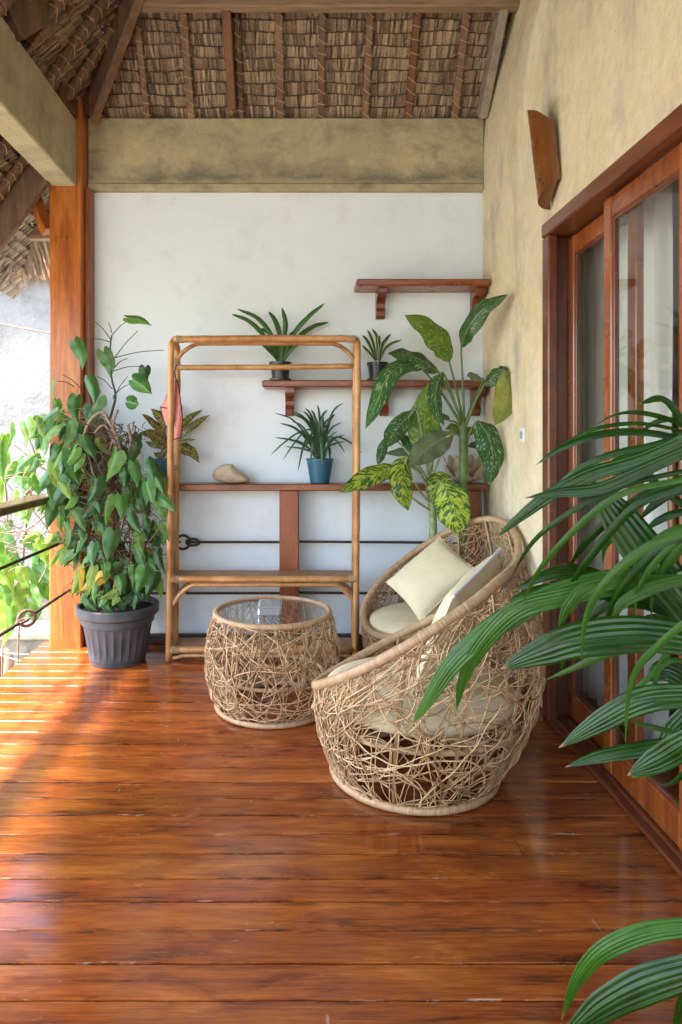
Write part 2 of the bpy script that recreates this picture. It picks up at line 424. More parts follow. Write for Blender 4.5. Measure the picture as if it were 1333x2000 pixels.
def m_glass(name, tint=(1,1,1), base=.04, rough=0.0):
    t = Mt(name); nt = t.nt; nt.nodes.remove(t.b)
    tr = t.n('BsdfTransparent'); tr.inputs[0].default_value = lin(tint)
    gl = t.n('BsdfGlossy'); gl.inputs['Roughness'].default_value = rough
    fr = t.n('Fresnel'); ge = t.n('NewGeometry')
    t.nt.links.new(t.math('MULTIPLY_ADD', ge.outputs['Backfacing'], 1/1.5-1.5, 1.5), fr.inputs[0])
    mx = t.n('MixShader'); f = t.math('MULTIPLY_ADD', fr.outputs[0], .75, base)
    nt.links.new(f, mx.inputs[0]); nt.links.new(tr.outputs[0], mx.inputs[1]); nt.links.new(gl.outputs[0], mx.inputs[2])
    nt.links.new(mx.outputs[0], t.out.inputs[0]); return t.m
M['glass'] = m_glass('door_glass', (.95,.97,.96), .02)
M['tableglass'] = m_glass('table_glass', (.86,.87,.86), .02, .06)
t = Mt('ribbed_glass'); t.col((.75,.8,.82)); t.set(Roughness=.08, Transmission_Weight=.65, IOR=1.45, Metallic=.0); M['crystal'] = t.m

# leaves -----------------------------------------------------------
def leafmat(name, fn, rough=.35, transl=.35, trans_tint=(1.1,1.25,.5), tint=.2):
    t = Mt(name); uv = t.n('UVMap'); sp = t.n('SeparateXYZ'); t.nt.links.new(uv.outputs[0], sp.inputs[0])
    u, v = sp.outputs['X'], sp.outputs['Y']
    a = t.math('ABSOLUTE', t.math('MULTIPLY_ADD', u, 2, -1))       # 0 at the midrib, 1 at the margin
    c, h = fn(t, u, v, a); c = rand_tint(t, c, tint)
    t.col(c); t.set(Roughness=rough, Specular_IOR_Level=.38)
    if h is not None: t.bump(h, .25, .002)
    tl = t.n('BsdfTranslucent'); tc = t.mix(1.0, c, trans_tint, 'MULTIPLY'); t.nt.links.new(tc, tl.inputs[0])
    mx = t.n('MixShader'); mx.inputs[0].default_value = transl
    t.nt.links.new(t.b.outputs[0], mx.inputs[1]); t.nt.links.new(tl.outputs[0], mx.inputs[2]); t.nt.links.new(mx.outputs[0], t.out.inputs[0])
    return t.m
def vec(t, x, y, z=0.0):
    c = t.n('CombineXYZ')
    for k, q in enumerate((x, y, z)):
        if hasattr(q, 'is_output'): t.nt.links.new(q, c.inputs[k])
        else: c.inputs[k].default_value = q
    return c.outputs[0]
def orand(t, k=50.0):
    oi = t.n('ObjectInfo'); return t.math('MULTIPLY', oi.outputs['Random'], k)
def heartfn(base, dark, rib):
    def fn(t, u, v, a):
        n1 = t.noise(vec(t, u, v, orand(t)), 3.5, 4)
        c = t.ramp(n1, [(.3,dark),(.65,base)])
        ph = t.math('MULTIPLY_ADD', a, -.38, v); lv = t.math('PINGPONG', t.math('MULTIPLY', ph, 7.0), .5)
        lat = t.ramp(lv, [(.0,.5),(.07,0.0)]); mid = t.ramp(a, [(.0,.95),(.05,0.0)])
        c = t.mix(t.math('MAXIMUM', lat, mid), c, rib)
        h = t.math('SUBTRACT', 0.0, t.math('MAXIMUM', t.ramp(lv, [(0.0,1.0),(.2,0.0)]), t.ramp(a, [(0.0,1.0),(.1,0.0)])))
        return c, h
    return fn
M['heart'] = leafmat('heart_leaf', heartfn((.075,.19,.042),(.035,.115,.026),(.16,.29,.09)), .3, .22)
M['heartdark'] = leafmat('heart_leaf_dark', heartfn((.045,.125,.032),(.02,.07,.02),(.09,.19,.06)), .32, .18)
M['heartbright'] = leafmat('heart_leaf_bright', heartfn((.13,.27,.04),(.07,.18,.025),(.24,.36,.11)), .4, .38)
M['heartlime'] = leafmat('heart_leaf_lime', heartfn((.24,.34,.045),(.14,.25,.028),(.36,.43,.12)), .45, .42)
M['heartyellow'] = leafmat('heart_leaf_yellow', heartfn((.62,.42,.05),(.42,.36,.06),(.6,.5,.2)), .5, .35, (1.1,1.0,.6))
def dieff(base, dark, fleck, lo, hi, sc=1.0):
    def fn(t, u, v, a):
        q = t.math('MULTIPLY_ADD', a, -6.5*sc, t.math('MULTIPLY', v, 30.0*sc))
        r = orand(t)
        n1 = t.noise(vec(t, t.math('MULTIPLY', u, 8.0*sc), q, r), 1.0, 4, .65)
        c = t.mix(t.ramp(t.noise(vec(t, u, v, r), 3.0, 3), [(.35,0.0),(.65,1.0)]), dark, base)
        c = t.mix(t.ramp(n1, [(lo,0.0),(hi,1.0)]), c, fleck)
        c = t.mix(t.ramp(a, [(.88,0.0),(.97,.8)]), c, dark)
        c = t.mix(t.ramp(a, [(.0,.6),(.05,0.0)]), c, fleck)
        return c, t.math('ADD', t.math('PINGPONG', q, .5), 0)
    return fn
M['dieffdark'] = leafmat('dumb_cane_dark', dieff((.045,.13,.035),(.02,.075,.022),(.42,.50,.26), .575,.64), .3, .18)
M['diefflight'] = leafmat('dumb_cane_light', dieff((.17,.29,.04),(.09,.2,.025),(.40,.50,.16), .54,.62), .35, .4)
M['dieffvar'] = leafmat('dumb_cane_variegated', dieff((.05,.15,.03),(.025,.09,.02),(.40,.50,.06), .47,.53,.62), .32, .28)
M['dieffgrey'] = leafmat('dumb_cane_underside', dieff((.15,.2,.10),(.11,.15,.08),(.34,.38,.24), .60,.68), .55, .2)
M['dieffyel'] = leafmat('dumb_cane_yellowing', dieff((.26,.27,.06),(.17,.21,.05),(.38,.34,.12), .55,.7), .5, .35)
def palmfn(base, dark, rib):
    def fn(t, u, v, a):
        n1 = t.noise(vec(t, u, t.math('MULTIPLY', v, 3.0), orand(t)), 2.5, 4)
        c = t.ramp(n1, [(.3,dark),(.7,base)])
        pl = t.math('PINGPONG', t.math('MULTIPLY', u, 10.0), .5)
        c = t.mix(t.ramp(pl, [(.0,.35),(.06,0.0)]), c, rib)
        fi = t.noise(vec(t, t.math('MULTIPLY', u, 60.0), t.math('MULTIPLY', v, 1.5), orand(t)), 1.0, 2)
        c = t.mix(t.ramp(fi, [(.45,0.0),(.75,.3)]), c, rib)
        c = t.mix(t.ramp(v, [(.955,0.0),(.99,.8)]), c, (.35,.24,.08))
        return c, t.math('ADD', pl, t.math('MULTIPLY', fi, .4))
    return fn
M['palm'] = leafmat('palm_leaflet', palmfn((.017,.07,.004),(.006,.032,.003),(.04,.115,.02)), .22, .22)
M['palmlight'] = leafmat('palm_leaflet_light', palmfn((.045,.145,.010),(.022,.085,.007),(.10,.24,.04)), .3, .3)
def strapfn(base, dark, edge, amt):
    def fn(t, u, v, a):
        n1 = t.noise(vec(t, u, t.math('MULTIPLY', v, 3.0), orand(t)), 2.5, 3)
        c = t.ramp(n1, [(.3,dark),(.7,base)])
        return t.mix(t.ramp(a, [(.55,0.0),(.75,amt)]), c, edge), None
    return fn
M['strap'] = leafmat('strap_leaf', strapfn((.06,.15,.03),(.03,.085,.022),(.1,.2,.06), .2), .35, .2)
M['strapblue'] = leafmat('spider_leaf', strapfn((.05,.12,.06),(.025,.07,.032),(.09,.17,.09), .3), .4, .2)
M['strapvar'] = leafmat('edged_leaf', strapfn((.045,.12,.035),(.025,.08,.025),(.5,.52,.3), .85), .4, .2)
def crotonfn(t, u, v, a):
    n1 = t.noise(vec(t, t.math('MULTIPLY', u, 3.0), t.math('MULTIPLY', v, 9.0), orand(t)), 2.2, 4, .7)
    c = t.ramp(n1, [(.42,(.02,.03,.012)),(.5,(.09,.085,.02)),(.6,(.40,.30,.06))])
    return t.mix(t.ramp(a, [(.0,.8),(.1,0.0)]), c, (.42,.36,.08)), None
M['croton'] = leafmat('croton_leaf', crotonfn, .35, .2, (1,1,.5))

def prof(pairs):
    def f(t):
        for (a, x), (b, y) in zip(pairs, pairs[1:]):
            if t <= b:
                k = (t-a)/(b-a); k = k*k*(3-2*k)*.5 + k*.5
                return x + (y-x)*k
        return pairs[-1][1]
    return f
PR_HEART = prof([(0,.66),(.1,.92),(.2,1),(.36,.93),(.55,.72),(.74,.42),(.9,.13),(1,.0)])
PR_OVAL = prof([(0,.03),(.06,.35),(.2,.82),(.42,1),(.65,.9),(.84,.55),(.95,.2),(1,0)])
PR_STRAP = prof([(0,.55),(.2,.8),(.5,1),(.8,.85),(.93,.5),(1,0)])
PR_LANCE = prof([(0,.25),(.15,.7),(.35,1),(.6,.88),(.8,.55),(.93,.2),(1,0)])
PR_PALM = prof([(0,.55),(.2,.85),(.5,1),(.72,.85),(.88,.5),(.96,.18),(1,.02)])

def leaf(parent, name, mat, pts, width, pf, nrm, fold=.12, ns=12, m=3, lobe=0.0, pleat=0.0, wave=0.0, curl=0.0, seed=None, blunt=False):
    r = random.Random(seed if seed is not None else rnd.random())
    c = spline(pts, ns); L = sum((c[i+1]-c[i]).length for i in range(ns))
    rows = []; uvs = []; nrm = V(nrm).normalized(); ph = r.uniform(0, 6.28); fr = r.uniform(2.0, 3.5)
    side = None
    for i in range(ns+1):
        t_ = i/ns
        T = (c[min(ns, i+1)] - c[max(0, i-1)]).normalized()
        s_ = T.cross(nrm)
        if s_.length < .15 and side is not None: s_ = side - T*side.dot(T)
        s_.normalize()
        if side is not None and s_.dot(side) < 0: s_ = -s_
        side = s_; n2 = s_.cross(T).normalized()
        if n2.dot(nrm) < 0: n2 = -n2
        wd = width*pf(t_)/2; row = []
        for j in range(-m, m+1):
            s = j/m; a = abs(s)
            p = c[i] + s_*(s*wd) - n2*(fold*a*wd*(1 if not pleat else .5)) 
            if pleat: p = p + n2*(pleat*wd*(1 if j % 2 else -1))
            if wave: p = p + n2*(wave*wd*a*math.sin(t_*fr*6.28 + ph + (0 if s > 0 else 1.7)))
            if curl: p = p - n2*(curl*wd*a*a)
            if lobe and t_ < .45:
                p = p - T*(lobe*L*math.sin(min(a*1.25, 1.0)*math.pi*.62)*(1-t_/.45)**1.3)
            row.append(p); uvs.append((s*.5+.5, t_))
        rows.append(row)
    mb = MB(); mb.grid(rows, uvs)
    return mb.build(name, mat, parent, smooth=not pleat)

def leafpx(parent, name, mat, pp, z0, z1, wpx, pf, nrm=(0,-1,.55), **kw):
    n = len(pp)-1
    pts = [P(x, y, z0 + (z1-z0)*i/n) for i, (x, y) in enumerate(pp)]
    return leaf(parent, name, mat, pts, wpx*((z0+z1)/2)/F, pf, nrm, **kw)

# ================================================================== SETTING
ground = MB().box((-120,-120,-.9), (120,160,-.75)).build('ground', M['ground']); tag(ground, kind='structure')

# ---- plank floor
FX0, FX1 = -1.592, 1.128
floor = MB().box((FX0, -5.2, -.16), (FX1, 4.255, -.020)).build('floor', M['joint']); tag(floor, kind='structure')
seams = [3.057, 2.829+.115, 2.829, 2.725, 2.625, 2.52, 2.406, 2.299, 2.19, 2.088, 1.972, 1.875, 1.764, 1.655, 1.547]
z = 3.057
while z < 4.14: z += .108; seams.append(min(z, 4.25))
z = 1.547
while z > -5.0: z -= .109; seams.append(z)
seams = sorted(set(seams))
for k in range(len(seams)-1):
    y0, y1 = seams[k]+.0020, seams[k+1]-.0020
    if y1 - y0 < .03: continue
    cuts = [FX0-.004, FX1]; r = random.Random(k*31+5)
    if r.random() < .22: cuts.insert(1, r.uniform(.35, .95))
    for x0, x1 in zip(cuts, cuts[1:]):
        mb = MB(); n = 36; rows = []; dz = r.uniform(-.0012, .0008); ti = r.uniform(-.004, .004); b = .0022
        x0 += .0009; x1 -= .0009
        for i in range(n+1):
            x = x0 + (x1-x0)*i/n; jit = lambda: r.uniform(-.0013, .0011)
            a0, a1 = y0 + jit(), y1 + jit(); tw = ti*.5
            rows.append([V((x, a0, -.024)), V((x, a0, dz - tw*.1 - b)), V((x, a0+b, dz-ti*.1)), V((x, a1-b, dz+ti*.1)), V((x, a1, dz+tw*.1 - b)), V((x, a1, -.024))])
        mb.grid(rows)
        for rw, fl in ((rows[0], 1), (rows[-1], 0)):
            mb.add(rw, [tuple(range(6)) if fl else tuple(range(5, -1, -1))])
        o_ = mb.build('plank', M['floor'], floor)
        for q in o_.data.polygons: q.use_smooth = False

# ---- walls
ZB = 4.26
ww = MB().box((-1.33, ZB, -.2), (1.40, ZB+.14, 2.84)).build('white_wall', M['white'], origin=(0, ZB, 0))
tag(ww, 'smooth white plastered end wall behind the shelves and rattan rack', 'wall')

WPROF = [(-.2,1.13),(.05,1.13),(2.235,1.13),(3.05,1.13),(3.3,1.15),(3.6,1.205),(4.2,1.25),(7.2,1.28)]
def wx(h):
    for (a, x), (b, y) in zip(WPROF, WPROF[1:]):
        if h <= b: return x + (y-x)*(h-a)/(b-a)
    return WPROF[-1][1]
mb = MB(); DZ0, DZ1, DH = .95, 3.108, 2.238
ys = sorted([-5.2 + (DZ0+5.2)*i/24 for i in range(24)] + [DZ0 + (DZ1-DZ0)*i/16 for i in range(16)] + [DZ1 + (ZB-.001-DZ1)*i/12 for i in range(13)])
hs = sorted([-.2 + (DH+.2)*i/16 for i in range(16)] + [DH + (4.2-DH)*i/18 for i in range(18)] + [4.2, 5.2, 6.2, 7.2])
vs, vb = [], []
for y in ys:
    for h in hs:
        near = min(1.0, max(0.0, max(h-DH, y-DZ1, DZ0-y)/.15))
        dd = mnoise.noise(V((y*1.1, h*.9, 3.3)))*.012 + mnoise.noise(V((y*4, h*3, 9.3)))*.003
        vs.append(V((wx(h) + dd*near, y, h))); vb.append(V((1.46, y, h)))
nh = len(hs); fs = []
for i in range(len(ys)-1):
    for j in range(nh-1):
        if ys[i] >= DZ0-1e-6 and ys[i+1] <= DZ1+1e-6 and hs[j+1] <= DH+1e-6: continue
        fs.append((i*nh+j, i*nh+j+1, (i+1)*nh+j+1, (i+1)*nh+j))
mb.add(vs, fs); mb.add(vb, [tuple(reversed(f)) for f in fs])
hw = mb.build('house_wall', M['ochre'], smooth=True, origin=(1.13, 2, 0))
tag(hw, 'mottled ochre yellow plastered house wall around the sliding door', 'wall')

mb = MB()
mb.box((-1.324, 4.222, 2.835), (1.127, 4.42, 3.243), .006); mb.box((-1.324, 4.212, 2.793), (1.127, 4.42, 2.8345), .005)
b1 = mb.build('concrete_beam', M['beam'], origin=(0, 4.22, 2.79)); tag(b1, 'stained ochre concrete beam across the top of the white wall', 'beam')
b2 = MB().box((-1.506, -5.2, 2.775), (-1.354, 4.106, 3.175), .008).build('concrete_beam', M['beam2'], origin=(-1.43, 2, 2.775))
tag(b2, 'ochre concrete beam at upper left running from the camera to the wooden column', 'beam')

col = thing('wooden_column', (-1.42, 4.19, 0), 'square orange brown hardwood column at the veranda corner behind the big pot', 'column')
MB().box((-1.522, 4.11, -.2), (-1.326, 4.30, 3.32), .008).build('shaft', M['column'], col)
MB().box((-1.3255, 4.165, 0), (-1.293, 4.259, 2.792), .003).build('trim_strip', M['post_red'], col)
mb = MB(); pts = [P(70,366,4.16), P(73,395,4.16), P(82,425,4.16), P(97,452,4.16)]
mb.tube(spline(pts, 8), [.032,.034,.036,.038,.04,.042,.045,.047,.05], 4); mb.build('knee_brace', M['column'], col)
MB().box((-1.50, 3.86, 3.177), (-1.345, 4.10, 3.285), .004).build('cap_block', M['rafter_red'], col)

# ---- thatched roof
SL = 1.42; RZ, RX, RH = 4.22, -1.33, 3.30
ca = 1/math.sqrt(1+SL*SL); sa = SL*ca
roof = thing('thatched_roof', (0, 3, 3), 'steep thatched roof of brown leaf rows on tied rafters over the veranda', 'roof')
def hb(y): return RH + SL*(RZ - y)         # back slope height
def hl(x): return RH + SL*(x - RX)         # left slope height
# plain backing sheets above the visible rows, added to block light
def sheet(pts_in, th=.10, N_=V((0,0,1))):
    mb_ = MB(); n = len(pts_in); a = [V(p)+V((0,0,.075)) for p in pts_in]; b = [p + N_*th for p in a]
    mb_.add(a+b, [tuple(range(n)), tuple(range(2*n-1, n-1, -1))] + [(i, (i+1) % n, n+(i+1) % n, n+i) for i in range(n)],
            [(.3,.3)]*(2*n)); return mb_
XH = 1.42; yh = RZ - (XH - RX)
sheet([(RX-.55, RZ+.55, hb(RZ+.55)), (1.42, RZ+.55, hb(RZ+.55)), (XH, yh, hb(yh))]).build('thatch_backing', M['thatch'], roof)
sheet([(RX-.70, RZ+.55, hl(RX-.70)), (XH, yh, hl(XH)), (XH, -5.6, hl(XH)), (RX-.70, -5.6, hl(RX-.70))]).build('thatch_backing', M['thatch'], roof)
SP = .066
def thatch_rows(back):
    r = random.Random(3 if back else 4)
    k0, k1 = (-11, 26) if back else (-19, 20)
    for k in range(k0, k1):
        mb_ = MB(); vd = k*SP
        if back: u = -2.05; ue = 1.30
        else: u = 2.1; ue = 4.95
        sag = lambda q: .006*math.sin(q*11 + k) + .006*mnoise.noise(V((q*3, k*1.7, 0)))
        while u < ue:
            wd = r.uniform(.007, .017); jit = r.uniform(-.005, .005); ang = r.gauss(0, .06); val = min(1, max(0, r.gauss(.5, .2) + .22*mnoise.noise(V((u*4, k*.8, 5)))))
            lo = vd - SP*.35; hi = vd + SP*1.08 + jit*.5
            inner = r.uniform(0, .010)
            def pt(uu, vv, off):
                uu += ang*(vv-vd)
                vv += sag(uu)
                if back: return V((uu, RZ - vv*ca, RH + vv*sa)) + V((0, -sa, -ca))*(-off)
                return V((RX + vv*ca, uu, RH + vv*sa)) + V((sa, 0, -ca))*(-off)
            mid = (lo+hi)/2; xx = pt(u, mid, 0)
            ins = (xx.x > (RZ - xx.y) + RX - .12 - .0) if back else (xx.y < RZ - (xx.x - RX) + .12)
            if back and xx.x > wx(xx.z) + .05: ins = False
            if ins:
                q = [pt(u, lo, .034), pt(u+wd, lo, .034), pt(u+wd, mid, .012+inner), pt(u, mid, .012+inner), pt(u+wd, hi, inner*.5), pt(u, hi, inner*.5), pt(u+wd, hi, .012+inner), pt(u, hi, .012+inner)]
                mb_.add(q, [(0,1,2,3), (3,2,4,5), (5,4,6,7)], [(val, .5)]*8)
            u += wd*r.uniform(.90, 1.02)
        if mb_.f: mb_.build('thatch_row', M['thatch'], roof)
        # the stick each leaf row is folded over
        if back:
            x0 = max(-2.0, RX + vd*ca - .05)
            s0 = [V((x, RZ - (vd+SP*1.1+sag(x))*ca, RH + (vd+SP*1.1+sag(x))*sa)) - V((0,-sa,-ca))*.012 for x in [x0 + (1.2-x0)*i/30 for i in range(31)]]
            if x0 < 1.1: MB().tube(s0, .0035, 4, uvx=.05).build('thatch_stick', M['thatch'], roof)
thatch_rows(True); thatch_rows(False)
# ragged eave fringe at the back-left corner
mb = MB(); r = random.Random(12)
for i in range(330):
    x = r.uniform(-2.35, -1.28); wd = r.uniform(.010, .022); L = r.uniform(.24, .36) + (r.random() < .15)*r.uniform(.05, .13)
    y0 = 4.62 + r.uniform(-.03, .03); off = r.uniform(-.03, .035); sk = r.gauss(.09, .06)
    a = V((x, y0, hb(y0) - .06 + off)); d = V((sk, ca, -sa)).normalized()
    b = a + d*L*.75; c = a + d*L + V((0,0,-.02)); sd2 = V((wd/2, 0, 0)); vv = r.random()
    mb.add([a-sd2, a+sd2, b+sd2*.9, b-sd2*.9, c], [(0,1,2,3),(3,2,4)], [(vv,.5)]*5)
mb.build('eave_fringe', M['fringe'], roof, kind='stuff')
mb = MB(); 
for i in range(420):
    y = r.uniform(1.5, 4.6); wd = r.uniform(.010, .022); L = r.uniform(.12, .2); x0 = RX - .64 + r.uniform(-.03,.03)
    a = V((x0, y, hl(x0) - .03 + r.uniform(-.03,.03))); d = V((-ca, r.gauss(0,.06), -sa)).normalized(); sd2 = V((0, wd/2, 0)); vv = r.random()
    b = a + d*L*.75; c = a + d*L
    mb.add([a-sd2, a+sd2, b+sd2*.9, b-sd2*.9, c], [(0,1,2,3),(3,2,4)], [(vv,.5)]*5)
mb.build('eave_fringe', M['fringe'], roof, kind='stuff')
# rafters of the back slope with rattan ties
def rafter(p, q, wd, dep, mat, up, ties=True, name='rafter'):
    mb_ = MB(); mb_.bar(p, q, wd, dep, up, .004); o = mb_.build(name, mat, roof)
    if ties:
        mb2 = MB(); d = q - p; L = d.length; d.normalize(); s_ = d.cross(up).normalized(); u_ = s_.cross(d)
        k = .04
        while k < L:
            c = p + d*k; hw_, hd = wd/2+.003, dep/2+.003; tl = r.uniform(.004, .022)
            ring = [c + s_*hw_*a + u_*hd*b + d*(tl*a) for a, b in ((-1,-1),(-.3,-1.08),(.3,-1.08),(1,-1),(1,1),(-1,1))]
            mb2.tube(ring, .0028, 4, closed=True)
            if r.random() < .3:
                e = c + s_*hw_ - u_*hd; mb2.tube([e, e + s_*.02 - u_*.012, e + s_*.035 - u_*.004 - d*.015], .0018, 3)
            k += SP*r.uniform(.92, 1.08)
        mb2.build('binding', M['tie'], o)
    return o
upb = V((0, sa, ca)); upl = V((-sa, 0, ca))
for px, mt in ((195,'rafter'),(285,'rafter'),(372,'rafter'),(548,'rafter'),(628,'rafter'),(715,'rafter'),(800,'rafter_red'),(890,'rafter')):
    x = (px-CX)*4.2/F; ytop = max(2.6, RZ - (x - RX) + .1) if x < 0 else 3.2
    a = V((x, 4.45, hb(4.45))); b = V((x + r.uniform(-.015,.015), ytop, hb(ytop)))
    off = -upb*.018
    rafter(a+off, b+off, r.uniform(.034,.044), .03, M[mt], upb)
x = -.425; rafter(V((x,4.215,hb(4.215)))-upb*.055, V((x,3.2,hb(3.2)))-upb*.055, .05, .10, M['rafter_red'], upb, False, 'main_rafter')
rafter(V((x+.05,4.40,hb(4.40)))-upb*.018, V((x+.05,3.3,hb(3.3)))-upb*.018, .03, .03, M['rafter'], upb)
# outer-eave rafters beyond the column and left-slope rafters
for x in (-1.62, -1.85):
    rafter(V((x,4.78,hb(4.78)))-upb*.018, V((x,4.3,hb(4.3)))-upb*.018, .036, .03, M['rafter'], upb)
for y in (3.95, 3.72, 3.42, 3.1):
    xt = min(.4, RX + (RZ - y)); a = V((-1.86, y, hl(-1.86))); b = V((xt, y-.02, hl(xt)))
    rafter(a-upl*.02, b-upl*.02, .045, .036, M['rafter'], upl)
MB().bar(V((-1.92,4.03,hl(-1.92)))-upl*.085, V((-1.50,4.03,hl(-1.50)))-upl*.085, .045, .17, upl, .004).build('eave_rafter', M['rafter'], roof)
# hip rafter board from the column head, tie purlin, brace
dh = V((1,-1,SL)).normalized(); uph = V((-SL,SL,2)).normalized()
MB().bar(V((RX-.02,RZ+.0,RH+.02))-uph*.10, V((RX+1.6,RZ-1.6,RH+1.6*SL))-uph*.10, .055, .2, uph, .005).build('hip_rafter', M['rafter'], roof)
h_ = 1.28 + (850-26)*3.86/F
MB().box((-.92, 3.795, h_), (1.24, 3.86, h_+.16), .005).build('purlin', M['purlin'], roof)
MB().bar(P(14,72,3.15)+V((0,0,.11)), P(150,-12,3.62)+V((0,0,.11)), .05, .24, V((0,0,1)), .005).build('brace', M['rafter'], roof)
MB().bar(V((1.105, 4.2, hb(4.2)-.09)), V((1.195, 3.3, hb(3.3)-.09)), .05, .12, upb, .004).build('barge_board', M['grey_board'], roof)
hf = 1.28 + (850-470)*4.6/F
MB().box((-2.4, 4.56, hf), (-1.34, 4.62, hf+.09), .004).build('eave_board', M['purlin'], roof)
MB().tube([P(-40,258,3.9), P(8,292,3.95), P(24,305,3.97)], .045, 10).build('eave_pole', M['grey_board'], roof)

# ---- railings
rb = thing('back_railing', (0, 4.16, 0), 'reddish wooden railing with iron rods along the foot of the white wall', 'railing')
MB().box((-1.32, 4.085, .947), (1.115, 4.245, .987), .006).build('top_rail', M['dark_red'], rb)
MB().box((-.135, 4.115, 0), (-.019, 4.225, .9465), .005).build('post', M['post_red'], rb)
MB().box((1.01, 4.115, 0), (1.085, 4.225, .9465), .005).build('post', M['post_red'], rb)
for hz in (.627, .315):
    MB().tube([V((-1.29,4.17,hz)), V((-.74,4.17,hz))], .008, 8).build('rod', M['iron'], rb)
    MB().tube([V((-.71,4.17,hz)), V((-.137,4.17,hz))], .008, 8).build('rod', M['iron'], rb)
    MB().tube([V((-.017,4.17,hz+.003)), V((1.008,4.17,hz-.004))], .008, 8).build('rod', M['iron'], rb)
def ring(c, rad, tr, ax, name, parent, sx=1.0):
    a, b = ax; MB().tube([c + a*math.cos(q*math.pi/10)*rad*sx + b*math.sin(q*math.pi/10)*rad for q in range(20)], tr, 8, closed=True).build(name, M['rust'] if parent.name.startswith('side') else M['iron'], parent, smooth=True)
ring(V((-.725,4.165,.627)), .042, .0085, (V((1,.3,0)).normalized(), V((0,0,1))), 'ring', rb)
ring(V((-.665,4.165,.627)), .02, .008, (V((1,0,0)), V((0,0,1))), 'ring', rb, 2.0)
MB().box((-1.29, 4.18, .002), (1.01, 4.225, .055), .004).build('kick_board', M['iron'], rb)

rl = thing('side_railing', (-1.45, 2.5, 0), 'wooden handrail with rusty iron rods on the open left side', 'railing')
MB().box((-1.57, -5.0, .888), (-1.44, 4.108, .93), .006).build('handrail', M['handrail'], rl)
for y in (1.4, -1.3, -4.9): MB().box((-1.56, y-.05, 0), (-1.45, y+.05, .887), .005).build('post', M['column'], rl)
MB().tube([V((-1.40,4.108,.652)), V((-1.46,1.45,.652))], .0085, 8).build('rod', M['iron'], rl)
MB().tube([V((-1.40,4.108,.348)), V((-1.40,3.53,.348))], .0085, 8).build('rod', M['iron'], rl)
MB().tube([V((-1.40,3.39,.348)), V((-1.46,1.45,.348))], .0085, 8).build('rod', M['iron'], rl)
ring(V((-1.40,3.475,.348)), .04, .0085, (V((.5,.3,0)).normalized(), V((0,0,1))), 'ring', rl)
ring(V((-1.40,3.42,.348)), .024, .0085, (V((0,1,0)), V((1,0,.2)).normalized()), 'ring', rl, 1.8)

# ---- neighbour, low wall, cable
nb = thing('neighbour_building', (-5, 7.5, -.75), 'rough white sunlit building beyond the railing at far left', 'building')
MB().box((-9, 7, -.75), (-1.7, 11, 3.02)).build('wall', M['outwhite'], nb)
mb = MB()
for i in range(38):
    x = -9 + i*.2; mb.tube([V((x,6.85,2.93)), V((x,8.6,3.7))], .095, 8)
mb.build('roof_tiles', M['tile'], nb)
lw = thing('low_block_wall', (-2.6, 5.4, -.75), 'low weathered concrete ledges below the railing at far left', 'wall')
MB().box((-5, 5.3, -.75), (-1.7, 5.6, -.30), .01).build('ledge', M['concrete'], lw)
MB().box((-5, 5.7, -.75), (-1.7, 6.0, .02), .01).build('ledge', M['concrete'], lw)
MB().box((-5, 5.25, -.30), (-1.7, 5.62, -.24), .01).build('coping', M['concrete'], lw)
MB().box((-5, 5.66, .02), (-1.7, 6.02, .075), .01).build('coping', M['concrete'], lw)
pp = thing('clay_pipe', P(12,1310,5.0), 'short curved clay pipe lying by the low wall at far left', 'pipe')
MB().tube(spline([P(-6,1345,5.0), P(-6,1295,5.0), P(4,1275,5.0), P(16,1280,5.0), P(18,1300,5.0), P(14,1335,5.0)], 16), .035, 10).build('pipe_body', M['pipe'], pp, smooth=True)
cb = MB().tube([P(-150+i*20, 590+i*4.9+6*math.sin(i/12*3.1), 6.6) for i in range(14)], .009, 6).build('cable', M['cable'], origin=P(0,620,6.6))
tag(cb, 'thin orange brown cable sagging in front of the white building', 'cable')
for nm, pts, lab in (('wire', [P(-20,1268,4.9), P(20,1276,4.9), P(110,1281,4.9)], 'thin pinkish wire strung low beside the deck edge, upper of two'),
                     ('wire', [P(-20,1272,4.7), P(30,1288,4.7), P(80,1302,4.7)], 'thin pale wire sloping down beside the deck edge, lower of two')):
    o = MB().tube(pts, .004, 5).build(nm, M['wirepale'], origin=pts[1]); tag(o, lab, 'wire')

# ================================================================== SLIDING DOOR + ROOM
dr = thing('sliding_door', (1.18, 2.03, 0), 'glazed sliding door with reddish brown wooden frame in the ochre wall', 'door')
MB().box((1.093, 3.028, 0), (1.136, 3.107, 2.172), .006).build('architrave', M['framey'], dr)
MB().box((1.1365, 3.078, 0), (1.27, 3.107, 2.172), .004).build('jamb', M['frame'], dr)  # darker wood here puts some of the recess's shade into the colour
MB().box((1.093, .952, 0), (1.27, 1.03, 2.172), .006).build('jamb', M['frame'], dr)
MB().box((1.089, .951, 2.1725), (1.27, 3.1075, 2.237), .006).build('head', M['framey'], dr)
mb = MB(); mb.box((1.1366, 3.0276, -.02), (1.275, 3.0775, .0175)); mb.box((1.094, 1.031, .001), (1.275, 3.0275, .018), .003); mb.box((1.125, 1.032, .0185), (1.138, 3.024, .03)); mb.box((1.178, 1.032, .0185), (1.189, 3.024, .03)); mb.box((1.228, 1.032, .0185), (1.24, 3.024, .03))
mb.build('track', M['framey'], dr)
